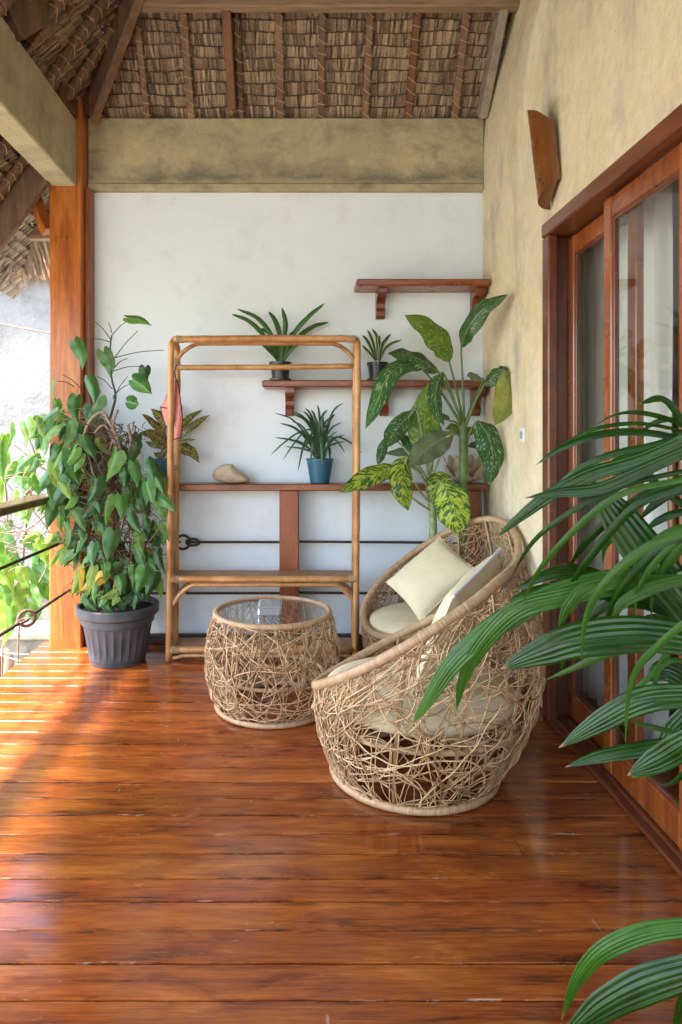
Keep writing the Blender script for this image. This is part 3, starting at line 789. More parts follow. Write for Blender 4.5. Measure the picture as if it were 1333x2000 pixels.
def panel(y0, y1, x0, x1, handle=None):
    sw = .062; mb_ = MB()
    mb_.box((x0, y0, .022), (x1, y0+sw, 2.166), .005); mb_.box((x0, y1-sw, .022), (x1, y1, 2.166), .005)
    o = mb_.build('door_panel', M['door'], dr)
    MB().box((x0+.002, y0+sw, .023), (x1-.002, y1-sw, .135), .005).build('bottom_rail', M['door'], o)
    MB().box((x0+.002, y0+sw, 2.085), (x1-.002, y1-sw, 2.164), .005).build('top_rail', M['door'], o)
    b = .014; xm = (x0+x1)/2; ya, yb = y0+sw, y1-sw
    mb2 = MB(); mb2.box((x0+.006, ya, .135), (x1-.006, ya+b, 2.085), .003); mb2.box((x0+.006, yb-b, .135), (x1-.006, yb, 2.085), .003)
    mb2.box((x0+.006, ya+b, .135), (x1-.006, yb-b, .135+b), .003); mb2.box((x0+.006, ya+b, 2.085-b), (x1-.006, yb-b, 2.085), .003)
    mb2.build('glazing_bead', M['frame'], o)
    MB().box((xm-.0025, ya+.004, .139), (xm+.0025, yb-.004, 2.081)).build('glass_pane', M['glass'], o)
    if handle:
        hm = MB(); yy = handle
        hm.tube([V((x0-.036, yy, .98)), V((x0-.036, yy, 1.02)), V((x0-.036, yy, 1.2)), V((x0-.036, yy, 1.24))], [.011,.015,.015,.011], 10)
        hm.box((x0-.036, yy-.008, 1.005), (x0, yy+.008, 1.025)); hm.box((x0-.036, yy-.008, 1.195), (x0, yy+.008, 1.215))
        hm.build('handle', M['sconce'], o, smooth=False)
panel(2.45, 3.074, 1.198, 1.230); panel(2.006, 2.585, 1.142, 1.174, 2.035); panel(1.452, 2.001, 1.142, 1.174, 1.972); panel(1.035, 1.60, 1.198, 1.230)

rm = MB().box((1.275, -1.0, -.03), (4.6, 4.2, -.002)).build('room_floor', M['dark_red']); tag(rm, kind='structure')
mb = MB(); mb.box((4.6, -1.0, -.03), (4.7, 4.2, 3.0)); mb.box((1.47, 4.0, -.001), (4.599, 4.1, 3.0)); mb.box((1.47, -1.0, -.001), (4.599, -.9, 3.0)); mb.box((1.47, -.899, 2.9), (4.599, 3.999, 3.0))
rw = mb.build('room_wall', M['room'], origin=(3,2,0)); tag(rw, 'dim beige walls of the room behind the sliding door', 'wall')
def curtain(y0, y1, x, label, fall, seed):
    rr = random.Random(seed); rows = []
    for i in range(13):
        h = .015 + (2.42-.015)*i/12; row = []
        for j in range(90):
            q = j/89; y = y0 + (y1-y0)*q + .01*math.sin(i*.5+q*9)
            row.append(V((x + .022*math.sin(q*fall*6.28 + .5*math.sin(q*7+seed)) + .01*math.sin(q*3+i*.2), y, h)))
        rows.append(row)
    o = MB().grid(rows).build('curtain', M['curtain'], smooth=True, origin=(x, (y0+y1)/2, 0)); tag(o, label, 'curtain')
curtain(2.62, 3.42, 1.40, 'white floor length curtain behind the far pane of the sliding door', 8, 1)
curtain(1.15, 2.55, 1.43, 'white floor length curtain behind the near panes of the sliding door', 12, 2)

# ---- wall sconce, switch
sc = thing('wall_sconce', (1.11, 3.12, 2.5), 'curved brown wooden half log lamp shade hung on the ochre wall', 'wall lamp')
rows = []; n, m_ = 24, 16
zt0, zb0 = 2.775, 2.30
for i in range(n+1):
    q = i/n; row = []
    for j in range(m_+1):
        an = R(-84 + 168*j/m_); s1 = 1 + math.sin(an)
        zt = zt0 - .03*s1 - .05*(abs(math.sin(an))**4); zb = zb0 + .03*s1 + .035*max(0, math.sin(an))**2
        pr = .072 + .022*q; yc = 3.03 + .045*q
        row.append(V((1.112 + .01*(1-q) - pr*math.cos(an), yc - (.060+.008*q)*math.sin(an), zb + (zt-zb)*q)))
    rows.append(row)
mb = MB(); mb.grid(rows)
mb.grid([[p + V((.012, 0, 0)) for p in reversed(r_)] for r_ in rows])
for e in (0, n): mb.add([p.copy() for p in rows[e]], [tuple(range(m_+1))])
for e in (0, m_): mb.grid([[r_[e], r_[e] + V((.012,0,0))] for r_ in rows])
mb.build('shade', M['sconce'], sc, smooth=True)
MB().box((1.07, 3.03, 2.47), (1.128, 3.09, 2.53), .003).build('mount', M['sconce'], sc)
for q, j in ((.93, 3), (.89, 5), (.93, 11), (.06, 4), (.1, 11), (.2, 10)):
    p = rows[int(q*n)][j]; MB().tube([p + V((-.003,-.001,0)), p + V((.01,0,0))], .0065, 8).build('peg', M['screw'], sc)
sw = thing('light_switch', (1.128, 3.47, 1.28), 'small white light switch on the ochre wall beside the tall plant', 'switch')
MB().box((1.116, 3.435, 1.243), (1.1285, 3.505, 1.318), .003).build('plate', M['switch'], sc if False else sw)
MB().box((1.112, 3.455, 1.262), (1.1158, 3.487, 1.300), .002).build('rocker', M['switchdark'], sw)

# ---- wall shelves
def shelf(name, x0, x1, top, label, brs):
    t_ = thing(name, ((x0+x1)/2, ZB, top), label, 'shelf', 'wall shelves')
    MB().box((x0, 4.045, top-.042), (x1, ZB-.002, top), .008).build('board', M['dark_red'], t_)
    for bx in brs:
        pf = [(0,0),(-.165,0),(-.165,-.028),(-.12,-.045),(-.075,-.055),(-.05,-.075),(-.047,-.1),(-.06,-.125),(-.055,-.15),(-.03,-.165),(0,-.165)]
        vs = [V((bx-.027, ZB-.003+a, top-.0425+b)) for a, b in pf] + [V((bx+.027, ZB-.003+a, top-.0425+b)) for a, b in pf]; k = len(pf)
        MB().add(vs, [tuple(range(k)), tuple(range(2*k-1, k-1, -1))] + [(i, k+i, k+(i+1) % k, (i+1) % k) for i in range(k)]).build('bracket', M['bracket'], t_)
X = lambda px, d: (px-CX)*d/F
shelf('wall_shelf', X(697,4.045), 1.118, 2.208, 'short empty upper wooden shelf on scrolled brackets', [X(746,4.15), 1.075])
shelf('wall_shelf', X(512,4.045), 1.118, 1.607, 'long lower wooden shelf holding two small black pots', [X(566,4.15), X(753,4.15), 1.075])

# ================================================================== RATTAN RACK
rk = thing('rattan_rack', (-.22, 3.96, 0), 'tall open honey coloured rattan rack with two cane shelves', 'rack')
FZ, BZ, LX, RX_ = 3.877, 4.055, -.745, .317
def pole(pts, rad, name='pole', n=24, nodes=True):
    c = spline(pts, n); L = 0; rs = []
    rr = random.Random(len(name) + len(pts))
    for i in range(n+1): rs.append(rad*(1.0 + rr.uniform(-.03,.03) + (.13 if nodes and i % 9 == 4 else 0)))
    return MB().tube(c, rs, 12).build(name, M['pole'], rk, smooth=True)
H1 = 1.826
for x, dx in ((LX, .012), (RX_, .0)):
    pole([V((x-.012,FZ,0)), V((x-.008,FZ,.45)), V((x-.004,FZ,1.0)), V((x+dx*.2,FZ,1.72)), V((x+dx*.4,FZ+.025,1.80)), V((x+dx*.5,FZ+.085,1.832)), V((x+dx*.5,BZ-.03,1.80)), V((x+dx*.5,BZ,1.72)), V((x,BZ,1.0)), V((x-.004,BZ,.45)), V((x-.006,BZ,0))], .018, 'side_loop', 80)
pole([V((LX+.015,FZ+.012,H1)), V((-.2,FZ+.01,H1+.005)), V((RX_-.01,FZ+.012,H1+.004))], .0195, 'top_rail')
pole([V((LX+.012,BZ,1.682)), V((-.2,BZ,1.684)), V((RX_-.01,BZ,1.69))], .0165, 'hang_rail')
def arch(y, hleg, htop, nm='arch_brace', inset=.115, ra=.0125):
    pole([V((LX+.012,y,hleg)), V((LX+.05,y,hleg+(htop-hleg)*.5)), V((LX+inset,y,htop-.006)), V((LX+inset+.08,y,htop)), V((RX_-inset-.08,y,htop)), V((RX_-inset,y,htop-.006)), V((RX_-.05,y,hleg+(htop-hleg)*.5)), V((RX_-.012,y,hleg))], ra, nm, 60, False)
arch(BZ-.012, 1.735, 1.822); arch(FZ+.006, .315, .428); arch(BZ-.012, .34, .428)
for hs in (.462, .062):
    pole([V((LX,FZ,hs)), V((RX_,FZ,hs))], .018, 'shelf_rail', 12); pole([V((LX,BZ,hs)), V((RX_,BZ,hs))], .016, 'shelf_rail', 12)
    for x in (LX+.012, RX_-.012): pole([V((x,FZ,hs)), V((x,BZ,hs))], .015, 'side_rail', 8)
    MB().box((LX+.014, FZ+.004, hs+.004), (RX_-.014, BZ-.004, hs+.017), .003).build('cane_shelf', M['cane'], rk)
arch(FZ+.004, .012, .028, 'foot_brace', .06, .011)
for x in (LX, RX_): pole([V((x,FZ,1.0925)), V((x,BZ,1.0925))], .013, 'side_rail', 6)
def lash(c, d, rad, ln, par=rk):
    d = d.normalized(); a = d.orthogonal().normalized(); b = d.cross(a); turns = 5; n = turns*10
    MB().tube([c + d*(ln*(i/n-.5)) + (a*math.cos(i*.628) + b*math.sin(i*.628))*rad for i in range(n+1)], .0036, 4).build('lashing', M['wrap'], par)
for c, d in ((V((LX+.05,FZ+.012,H1)), V((1,0,0))), (V((RX_-.035,FZ+.012,H1)), V((1,0,0))), (V((LX,BZ,1.72)), V((0,0,1))), (V((RX_,BZ,1.72)), V((0,0,1))),
             (V((LX+.03,FZ,.462)), V((1,0,0))), (V((RX_-.03,FZ,.462)), V((1,0,0))), (V((LX+.03,FZ,.062)), V((1,0,0)))):
    lash(c, d, .0205, .04)

# pink cloth hanging from the rack
cl = thing('pink_cloth', (LX, BZ-.05, 1.2), 'small pink cloth with dark trim hanging inside the rattan rack', 'cloth')
dC = 3.975
def flap(outl, z, zz):
    n = len(outl); rows = []
    for i, (a, b) in enumerate(outl):
        rows.append([P(a[0]+(b[0]-a[0])*j/6, a[1]+(b[1]-a[1])*j/6, z + zz*math.sin(j/6*5+i*.6)) for j in range(7)])
    return rows
f1 = flap([((337,742),(343,742)),((328,765),(342,765)),((320,785),(341,785)),((314,795),(341,800)),((318,812),(340,818)),((324,830),(338,838))], dC, .012)
f2 = flap([((343,742),(347,742)),((341,770),(352,772)),((340,800),(355,800)),((340,825),(357,815)),((340,845),(356,835)),((340,858),(353,855))], dC+.03, .010)
MB().grid(f1).build('front_flap', M['pink'], cl, smooth=True); MB().grid(f2).build('rear_flap', M['pink'], cl, smooth=True)
mb = MB(); mb.tube([r_[0] for r_ in f1[3:]] , .0035, 5); mb.tube(f1[3], .0035, 5); mb.tube([r_[0] for r_ in f2], .0035, 5); mb.tube([r_[-1] for r_ in f2], .0035, 5); mb.tube(f2[-1], .0035, 5)
mb.build('trim', M['trim'], cl)
MB().tube(spline([P(345,712,4.03), P(342,725,4.0), P(343,735,3.985), P(345,743,3.98)], 10), .004, 5).build('cord', M['trim'], cl)
MB().tube(spline([P(325,830,dC), P(321,845,dC), P(323,862,dC), P(320,868,dC)], 8), .004, 5).build('cord', M['trim'], cl)

# ================================================================== WICKER TABLE + CHAIRS
def weave(surf, r, total, step=.015, rad=.0021, sides=4, umin=.015, umax=.985, dense_top=False):
    mb_ = MB(); done = 0.0
    while done < total:
        ph = r.uniform(0, 2*math.pi); u = r.uniform(umin, umax)
        if dense_top and r.random() < .35: u = r.uniform(.5, umax)
        th = r.choice([r.uniform(0, 2*math.pi), r.gauss(math.pi/2, .35)*r.choice((1,-1)), r.uniform(-.5,.5)])
        L = r.uniform(.35, 1.1); n = int(L/step); ka = r.gauss(0, 6.0); off = r.uniform(-.006, .006); pts = []; dv = r.random()
        for i in range(n):
            p, rr, hh, nm = surf(ph, u)
            pts.append(p + nm*(off + .004*math.sin(i*.9+dv*9)))
            ka += r.gauss(0, 1.3); ka *= .965; th += ka*step
            ph += step*math.cos(th)/rr; u += step*math.sin(th)/hh
            if u > umax: u = umax; th = -abs(th % math.pi) - .3
            if u < umin: u = umin; th = abs(th % math.pi) + .3
        if len(pts) > 3: mb_.tube(pts, rad*r.uniform(.7, 1.35), sides, uvx=min(1, max(0, r.gauss(.5, .28))))
        done += L
    return mb_
def wrapped_ring(pts, rad, name, parent, wraps=.011):
    """a hoop bound with cane: short turns with a groove between them"""
    L = sum((pts[i]-pts[(i+1) % len(pts)]).length for i in range(len(pts))); n = int(L/wraps); P_ = []; rs = []
    m_ = len(pts); cum = [0]
    for i in range(m_): cum.append(cum[-1] + (pts[i]-pts[(i+1) % m_]).length)
    k = 0; r_ = random.Random(n)
    for i in range(n*3):
        s_ = L*i/(n*3)
        while cum[k+1] < s_: k += 1
        f_ = (s_-cum[k])/(cum[k+1]-cum[k]); P_.append(pts[k].lerp(pts[(k+1) % m_], f_)); rs.append(rad*(.9 if i % 3 == 0 else 1.0 + r_.uniform(-.03,.05)))
    mb_ = MB(); mb_.tube(P_, rs, 10, closed=True)
    vals = [r_.random() for _ in range(n+1)]
    for fi in range(len(mb_.uv)): mb_.uv[fi] = [(vals[min(n, fi//30)]*.6+.2, .5)]*4
    return mb_.build(name, M['wrap'], parent, smooth=True)

tb = thing('wicker_table', (-.138, 3.23, 0), 'round open weave wicker coffee table with a glass top', 'table')
TC = V((-.138, 3.23, 0))
tprof = prof([(0,.262),(.15,.292),(.4,.313),(.62,.311),(.85,.29),(1,.272)])
TH = .43
def tsurf(ph, u):
    rr = tprof(u); return TC + V((rr*math.cos(ph), rr*math.sin(ph), .02 + u*TH)), rr, TH, V((math.cos(ph), math.sin(ph), 0))
r = random.Random(21)
weave(tsurf, r, 145, dense_top=False).build('weave', M['weave'], tb, smooth=True, kind='stuff')
circ = lambda c, rad, z, n=64: [c + V((rad*math.cos(2*math.pi*i/n), rad*math.sin(2*math.pi*i/n), z)) for i in range(n)]
wrapped_ring(circ(TC, .268, .445), .0135, 'top_hoop', tb); wrapped_ring(circ(TC, .262, .014), .0125, 'base_hoop', tb)
wrapped_ring(circ(TC, .24, .16), .009, 'inner_hoop', tb)
for k in range(8):
    a = k*math.pi/4+.2; MB().tube([tsurf(a, u_/8)[0] - tsurf(a, u_/8)[3]*.012 for u_ in range(9)], .0055, 6).build('rib', M['weave'], tb)
MB().lathe(TC, [(.001,.444),(.256,.444),(.258,.447),(.256,.450),(.001,.450)], 48).build('glass_top', M['tableglass'], tb)

gd = thing('glass_box', P(528,1205,3.2)*1.0, 'small ribbed clear glass box on the wicker table', 'glass box')
gc = V((X(528,3.2), 3.20, .4515)); gw, gl, gh = .053, .07, .042
MB().box(gc + V((-gw,-gl,0)), gc + V((gw,gl,gh*.86)), .006).build('body', M['crystal'], gd)
MB().box(gc + V((-gw-.002,-gl-.002,gh*.865)), gc + V((gw+.002,gl+.002,gh)), .003).build('rim', M['crystal'], gd)
for i in range(11):
    xx = -gw*.82 + i*gw*.164
    MB().tube([gc + V((xx,-gl-.002,.003)), gc + V((xx,-gl-.002,gh*.84))], .0026, 6).build('rib', M['crystal'], gd)
    MB().tube([gc + V((xx,-gl*.85,gh+.001)), gc + V((xx,gl*.85,gh+.001))], .0024, 6).build('rib', M['crystal'], gd)

cprof = [(0,.302),(.06,.335),(.14,.375),(.26,.405),(.38,.412),(.48,.407),(.6,.388),(.72,.357),(.85,.305)]
def cr(h):
    for (a, x), (b, y) in zip(cprof, cprof[1:]):
        if h <= b:
            k = (h-a)/(b-a); return x + (y-x)*k
    return cprof[-1][1]
def chair(c, fdir, seed, label, dens):
    c = V(c); f = V((*fdir, 0)).normalized(); af = math.atan2(f.y, f.x)
    ch = thing('wicker_chair', c, label, 'chair', 'wicker tub chairs')
    def rimh(ph):
        q = math.cos(ph - af)                     # 1 at the front, -1 at the back
        return .545 - .262*q
    def surf(ph, u):
        H = rimh(ph); h = u*H; rr = cr(h); cc = c - f*(.055*h/.4 if h < .5 else .069)
        nm = V((math.cos(ph), math.sin(ph), 0)); return cc + nm*rr + V((0,0,.018+h)), rr, H, nm
    r_ = random.Random(seed)
    weave(surf, r_, dens, dense_top=True).build('weave', M['weave'], ch, smooth=True, kind='stuff')
    wrapped_ring([surf(2*math.pi*i/96, 1.0)[0] for i in range(96)], .0185, 'rim_hoop', ch, .0125)
    wrapped_ring(circ(c, .305, .016), .0155, 'base_hoop', ch)
    wrapped_ring([surf(2*math.pi*i/64, 0)[0] - f*.03 + V((0,0,.235)) + (surf(2*math.pi*i/64,0)[3])*.078 for i in range(64)], .011, 'seat_hoop', ch)
    for k in range(12):
        a = k*math.pi/6 + .13
        MB().tube([surf(a, q/12)[0] - surf(a, q/12)[3]*.012 for q in range(13)], .006, 6).build('rib', M['weave'], ch)
    for k in (-.2, 0, .2):
        s_ = V((-f.y, f.x, 0))*k; hl_ = math.sqrt(.385**2 - k*k)
        MB().tube([c + s_ - f*hl_ + V((0,0,.25)), c + s_ + f*hl_ + V((0,0,.25))], .011, 8).build('seat_slat', M['weave'], ch)
    return c, f
c1, f1_ = chair((.425, 2.60, 0), (-.865, .50), 5, 'wicker tub chair in front, its woven side and back to the camera', 290)
c2, f2_ = chair((.69, 3.52, 0), (-.90, -.43), 6, 'rear wicker tub chair in the corner, opening towards the camera', 265)
def seat_cushion(c, f, label):
    cc = c - f*.02 + V((0,0,.272)); pr = [(.001,0),(.30,0),(.345,.012),(.362,.04),(.352,.062),(.31,.078),(.2,.086),(.001,.088)]
    o = thing('seat_cushion', cc, label, 'cushion', 'cream seat cushions')
    MB().lathe(cc, pr, 48).build('pad', M['cushion'], o, smooth=True)
    wr = MB().tube([cc + V((.362*math.cos(q*.1309), .362*math.sin(q*.1309), .044)) for q in range(48)], .004, 6, closed=True).build('piping', M['cushion'], o, smooth=True)
seat_cushion(c1, f1_, 'round cream seat cushion in the front wicker chair')
seat_cushion(c2, f2_, 'round cream seat cushion in the rear wicker chair')
def pillow(c, a, b, th, label, seed):
    c, a, b = V(c), V(a), V(b); nn = a.cross(b).normalized(); n = 22; rr = random.Random(seed)
    o = thing('pillow', c, label, 'pillow', 'cream pillows')
    mb_ = MB(); 
    for sg in (1, -1):
        rows = []
        for i in range(n+1):
            row = []
            for j in range(n+1):
                x, y = i/n*2-1, j/n*2-1
                pin = 1 - .07*(1-abs(x)**2)*abs(y)**3*1; pin2 = 1 - .07*(1-abs(y)**2)*abs(x)**3
                t_ = ((1-abs(x)**2.6)*(1-abs(y)**2.6))
                tt = th*max(0, t_)**.55
                w_ = .006*mnoise.noise(V((x*2.2+seed, y*2.2, sg)))*min(1, t_*3)
                row.append(c + a*(x*pin2)*.5 + b*(y*pin)*.5 + nn*(sg*tt + w_))
            rows.append(row if sg > 0 else list(reversed(row)))
        mb_.grid(rows)
    mb_.build('cover', M['cushion'], o, smooth=True)
    eg = []
    for q in range(80):
        e_ = q/20; k_ = int(e_); f_ = (e_-k_)*2-1; x, y = ((f_,-1),(1,f_),(-f_,1),(-1,-f_))[k_]
        eg.append(c + a*(x*(1 - .07*(1-abs(y)**2)*abs(x)**3))*.5 + b*(y*(1 - .07*(1-abs(x)**2)*abs(y)**3))*.5)
    MB().tube(eg, .0032, 5, closed=True).build('piping', M['cushion'], o, smooth=True)
    return o, nn
pillow(P(843,1128,3.50) + V((.0,.02,.0)), (.30,.06,.235), (.13,-.31,-.125), .062, 'plump cream pillow lying open to view in the rear wicker chair', 3)
up1 = V((-f1_.x*.17, -f1_.y*.17, .36)).normalized(); sd1 = V((-f1_.y, f1_.x, 0)).normalized()
rot = R(14); a1 = (up1*math.cos(rot) + sd1*math.sin(rot))*.45; b1_ = (sd1*math.cos(rot) - up1*math.sin(rot))*.45
po, pn = pillow(c1 - f1_*.17 + V((0,0,.60)), a1, b1_, .06, 'cream pillow with a white zipped corner leaning in the front wicker chair', 8)
cc_ = c1 - f1_*.17 + V((0,0,.60))
pc = [cc_ + a1*.5*s1 + b1_*.5*s2 for s1, s2 in ((1,-1),(1,1),(-1,1),(-1,-1))]
MB().tube([pc[0], (pc[0]+pc[1])/2 - (a1*.012), pc[1]], .006, 6).build('zip', M['zip'], po)
MB().tube([pc[0], (pc[0]+pc[3])/2, pc[3]], .003, 5).build('seam', M['trim'], po)

# ================================================================== SMALL THINGS ON THE RAIL
def shell_stone():
    o = thing('clam_shell', P(455,945,4.16), 'smooth beige clam shell lying on the railing under the rack arch', 'shell')
    c = P(455,944,4.16); rows = []
    for i in range(15):
        q = i/14; th = math.pi*q; row = []
        for j in range(25):
            an = 2*math.pi*j/24; rad = math.sin(th)**.8
            x = .125*rad*math.cos(an); y = .062*rad*math.sin(an); zz = .058*(1-math.cos(th))
            x += -.03*(zz/.116); sc_ = 1 + .045*math.sin(an*9)*rad*(zz/.116)
            row.append(c + V((x*sc_*(1.05-.35*zz/.116), y*sc_, max(.0, zz*(1.0 - .45*(x/.125+.2 if x > 0 else 0))))))
        rows.append(row)
    MB().grid(rows).build('body', M['shell'], o, smooth=True)
shell_stone()
o = thing('giant_clam_shell', P(905,945,4.16), 'large frilled clam shell on the railing behind the tall plants', 'shell')
for k, (dz, sg) in enumerate(((0, 1), (.045, 1))):
    c = V((X(908,4.165), 4.165, .989 + dz)); rows = []
    for i in range(9):
        q = i/8; row = []
        for j in range(49):
            an = 2*math.pi*j/48; fr_ = 1 + .16*q*math.sin(an*6 + k)
            row.append(c + V((.12*q**.8*fr_*math.cos(an), .068*q**.8*fr_*math.sin(an), .075*q**2.2*(1 + .55*math.sin(an*6 + k)*q) + (.0 if k == 0 else .01))))
        rows.append(row)
    MB().grid(rows).build('valve', M['shell'], o, smooth=True)

# ================================================================== POTTED PLANTS
def pot(parent, c, rt, rbm, h, mat, rimw=.006, rimh=.018, n=32):
    c = V(c)
    MB().lathe(c, [(rbm*.9,0),(rbm,.004),(rt-.002,h-rimh),(rt+rimw,h-rimh+.001),(rt+rimw,h),(rt-.006,h),(rt-.01,h-.03),(.001,h-.031)], n).build('pot', M[mat], parent, smooth=False)
    MB().lathe(c, [(rt-.011,h-.028),(.001,h-.018)], n).build('soil', M['soil'], parent, smooth=True)

# ---- clivia on the lower shelf
d = 4.14
cv = thing('strap_leaf_plant', P(548,741,d), 'strap leaved plant in a black pot on the long shelf, behind the rack top', 'plant')
c = V((X(548,d), d, 1.608)); pot(cv, c, .062, .049, .115, 'potblack')
MB().lathe(c, [(.058,.0),(.066,.004),(.066,.014),(.06,.014)], 24).build('saucer', M['potblack'], cv)
for i, pp in enumerate([[(545,704),(522,662),(488,627),(452,613)],[(546,704),(531,655),(503,620),(463,603)],[(548,704),(547,655),(538,625),(525,608)],[(550,704),(556,655),(558,628),(551,600)],
           [(552,704),(574,652),(604,617),(635,592)],[(554,704),(580,662),(612,637),(643,629)],[(544,704),(534,690),(520,676),(508,668)],[(553,704),(562,690),(575,676),(588,664)],[(547,705),(540,675),(528,652),(510,640)],[(551,705),(560,680),(566,660),(575,645)]]):
    leafpx(cv, 'leaf', M['strap'], pp, d, d + [-.05,.02,.05,-.04,-.03,.05,-.07,-.06,.06,.05][i], 10.5, PR_STRAP, (.1,-1,.5), fold=.35, ns=16, m=2, seed=i)
# ---- small edged plant
se = thing('edged_leaf_plant', P(738,741,d), 'small cream edged plant in a black pot at the rack corner on the long shelf', 'plant')
c = V((X(738,d), d, 1.608)); pot(se, c, .060, .048, .112, 'potblack')
MB().lathe(c, [(.056,.0),(.065,.004),(.065,.014),(.058,.014)], 24).build('saucer', M['potblack'], se)
for i, pp in enumerate([[(735,704),(725,678),(716,662),(708,655)],[(736,704),(730,672),(724,655),(718,644)],[(738,704),(738,672),(736,655),(727,641)],[(739,704),(742,675),(741,662),(742,655)],[(741,704),(747,676),(755,662),(764,652)],[(742,704),(752,682),(766,670),(786,664)],[(734,704),(724,690),(714,680),(708,674)],[(742,705),(744,685),(748,672),(750,665)]]):
    leafpx(se, 'leaf', M['strapvar'], pp, d, d + [-.04,.03,.05,-.05,.03,-.03,-.05,-.05][i], 7.5, PR_STRAP, (.1,-1,.5), fold=.3, ns=12, m=2, seed=i)
# ---- spider-like plant in teal pot on the rail
d = 4.165
sp_ = thing('narrow_leaf_plant', P(625,945,d), 'bushy narrow leaved plant in a teal pot in the middle of the railing', 'plant')
c = V((X(625,d), d, .988)); pot(sp_, c, .082, .058, .15, 'potteal', .003, .012, 40)
tips = [(672,786),(655,808),(645,815),(620,790),(596,796),(588,812),(536,806),(546,826),(536,854),(528,890),(552,900),(582,922),(606,920),(630,915),(708,885),(648,925),(668,825),(640,800),(612,812),(575,838),(566,858),(556,872),(600,850),(637,835),(660,842),(590,880),(678,862),(570,822),(608,800),(630,808)]
r = random.Random(2)
tips += [(625+r.uniform(-60,55), r.uniform(800,890)) for _ in range(16)]
for i, (tx, ty) in enumerate(tips):
    bx, by = 625 + r.uniform(-10,10), 897; dx, dy = tx-bx, ty-by
    if dy > -20: mid = [(bx+dx*.3, by-42-r.uniform(0,18)), (bx+dx*.68, by-34+max(0,dy)*.2)]
    else: mid = [(bx+dx*.22, by+dy*.48), (bx+dx*.58, by+dy*.86)]
    leafpx(sp_, 'leaf', M['strapblue'], [(bx,by)] + mid + [(tx,ty)], d + r.uniform(-.02,.02), d + r.uniform(-.13,.07), r.uniform(3.6,6.0), PR_STRAP, (r.uniform(-.4,.4),-1,.6), fold=.35, ns=14, m=1, seed=i)
# ---- croton in teal pot behind the rack leg
d = 4.165
cr_ = thing('croton_plant', P(326,945,d), 'yellow speckled croton in a teal pot behind the left rack post', 'plant')
c = V((X(326,d), d, .988)); pot(cr_, c, .078, .055, .15, 'potteal', .003, .012, 40)
MB().tube(spline([P(328,898,d), P(330,868,d), P(332,838,d)], 8), .007, 6).build('stem', M['vine'], cr_)
for i, (pp, wpx, dz) in enumerate([([(330,862),(308,835),(292,818),(277,808)],15,-.05),([(331,850),(322,825),(308,808),(295,798)],22,.03),([(328,872),(312,856),(292,846),(272,848)],26,-.07),([(334,858),(352,832),(375,812),(397,800)],17,.04),([(334,862),(356,845),(385,825),(411,810)],21,-.04),
      ([(334,866),(350,864),(366,860),(384,858)],10,-.05),([(333,870),(352,872),(374,882),(390,904)],27,-.09),([(332,868),(322,880),(312,888),(300,884)],20,.04),([(333,845),(340,820),(350,800),(356,790)],18,.05),([(336,870),(337,900),(340,940),(337,968)],14,-.1),([(331,866),(318,868),(300,868),(284,862)],18,.05)]):
    leafpx(cr_, 'leaf', M['croton'], pp, d, d+dz, wpx, PR_LANCE, (0,-1,.6), fold=.2, wave=.15, ns=14, m=3, seed=i)

# ---- dumb canes in the corner
def petiole(parent, pts, r0, r1, mat, n=10):
    c_ = spline(pts, n); return MB().tube(c_, [r0 + (r1-r0)*i/n for i in range(n+1)], 7).build('petiole', mat, parent, smooth=True)
dA = thing('tall_dumb_cane', V((.95, 4.02, 0)), 'tall dark green dumb cane in the corner against the ochre wall', 'plant')
pot(dA, (.945, 4.02, 0), .058, .045, .13, 'potblack')
MB().tube(spline([V((.945,4.02,.1)), P(904,1000,4.0), P(905,930,3.99), P(906,870,3.98), P(905,820,3.98)], 20), [.026]*15+[.028,.028,.026,.022,.018,.012], 12).build('stem', M['stemgreen'], dA, smooth=True)
A = [ # leaf points, depth start/end, width, material, normal, petiole start
 ([(878,708),(866,672),(836,638),(790,615)],3.96,3.90,54,'diefflight',(.25,-1,.35),(905,825)),
 ([(901,680),(914,642),(945,602),(993,575)],3.90,3.58,40,'dieffdark',(-.45,-1,.35),(907,825)),
 ([(858,728),(828,706),(792,692),(757,690)],3.93,3.85,42,'dieffdark',(.05,-1,.75),(903,825)),
 ([(826,722),(790,712),(755,740),(734,792),(714,838)],3.90,3.74,38,'dieffdark',(-.25,-1,.25),(902,830)),
 ([(866,728),(853,755),(853,795),(868,832)],3.86,3.78,31,'dieffdark',(.35,-1,.1),(903,832)),
 ([(985,722),(993,755),(984,795),(966,831)],3.70,3.64,46,'dieffyel',(-.1,-1,.1),(948,752)),
 ([(946,752),(962,738),(976,728),(992,720)],3.86,3.72,36,'dieffdark',(-.3,-1,.5),(908,838)),
 ([(934,822),(953,850),(963,895),(957,947)],3.82,3.70,52,'dieffdark',(.1,-1,.1),(909,868)),
 ([(872,838),(890,836),(912,838),(934,842)],4.02,4.05,32,'dieffyel',(0,-1,.9),(907,862)),
 ([(945,742),(932,738),(920,732),(912,735)],4.02,4.04,18,'dieffgrey',(0,-1,.6),(908,830)),
 ([(880,822),(868,812),(856,814),(846,822)],4.04,4.06,16,'dieffdark',(0,-1,.9),(904,842)),
 ([(915,872),(930,868),(945,872),(955,886)],4.06,4.08,20,'dieffgrey',(0,-1,.8),(907,880))]
for i, (pp, z0, z1, wp, mt, nm, ps) in enumerate(A):
    leafpx(dA, 'leaf', M[mt], pp, z0, z1, wp*1.06, PR_OVAL, nm, fold=.25, wave=.14, ns=18, m=4, seed=100+i)
    b = P(*pp[0], z0); s_ = P(*ps, 3.98); q = P(*pp[1], z0 + (z1-z0)/3)
    petiole(dA, [s_, s_.lerp(b, .5) + (V((0,0,.02)) if pp[0][1] < ps[1] else V((0,0,.035))), b, b.lerp(q, .5)], .0085, .004, M['stemgreen'])
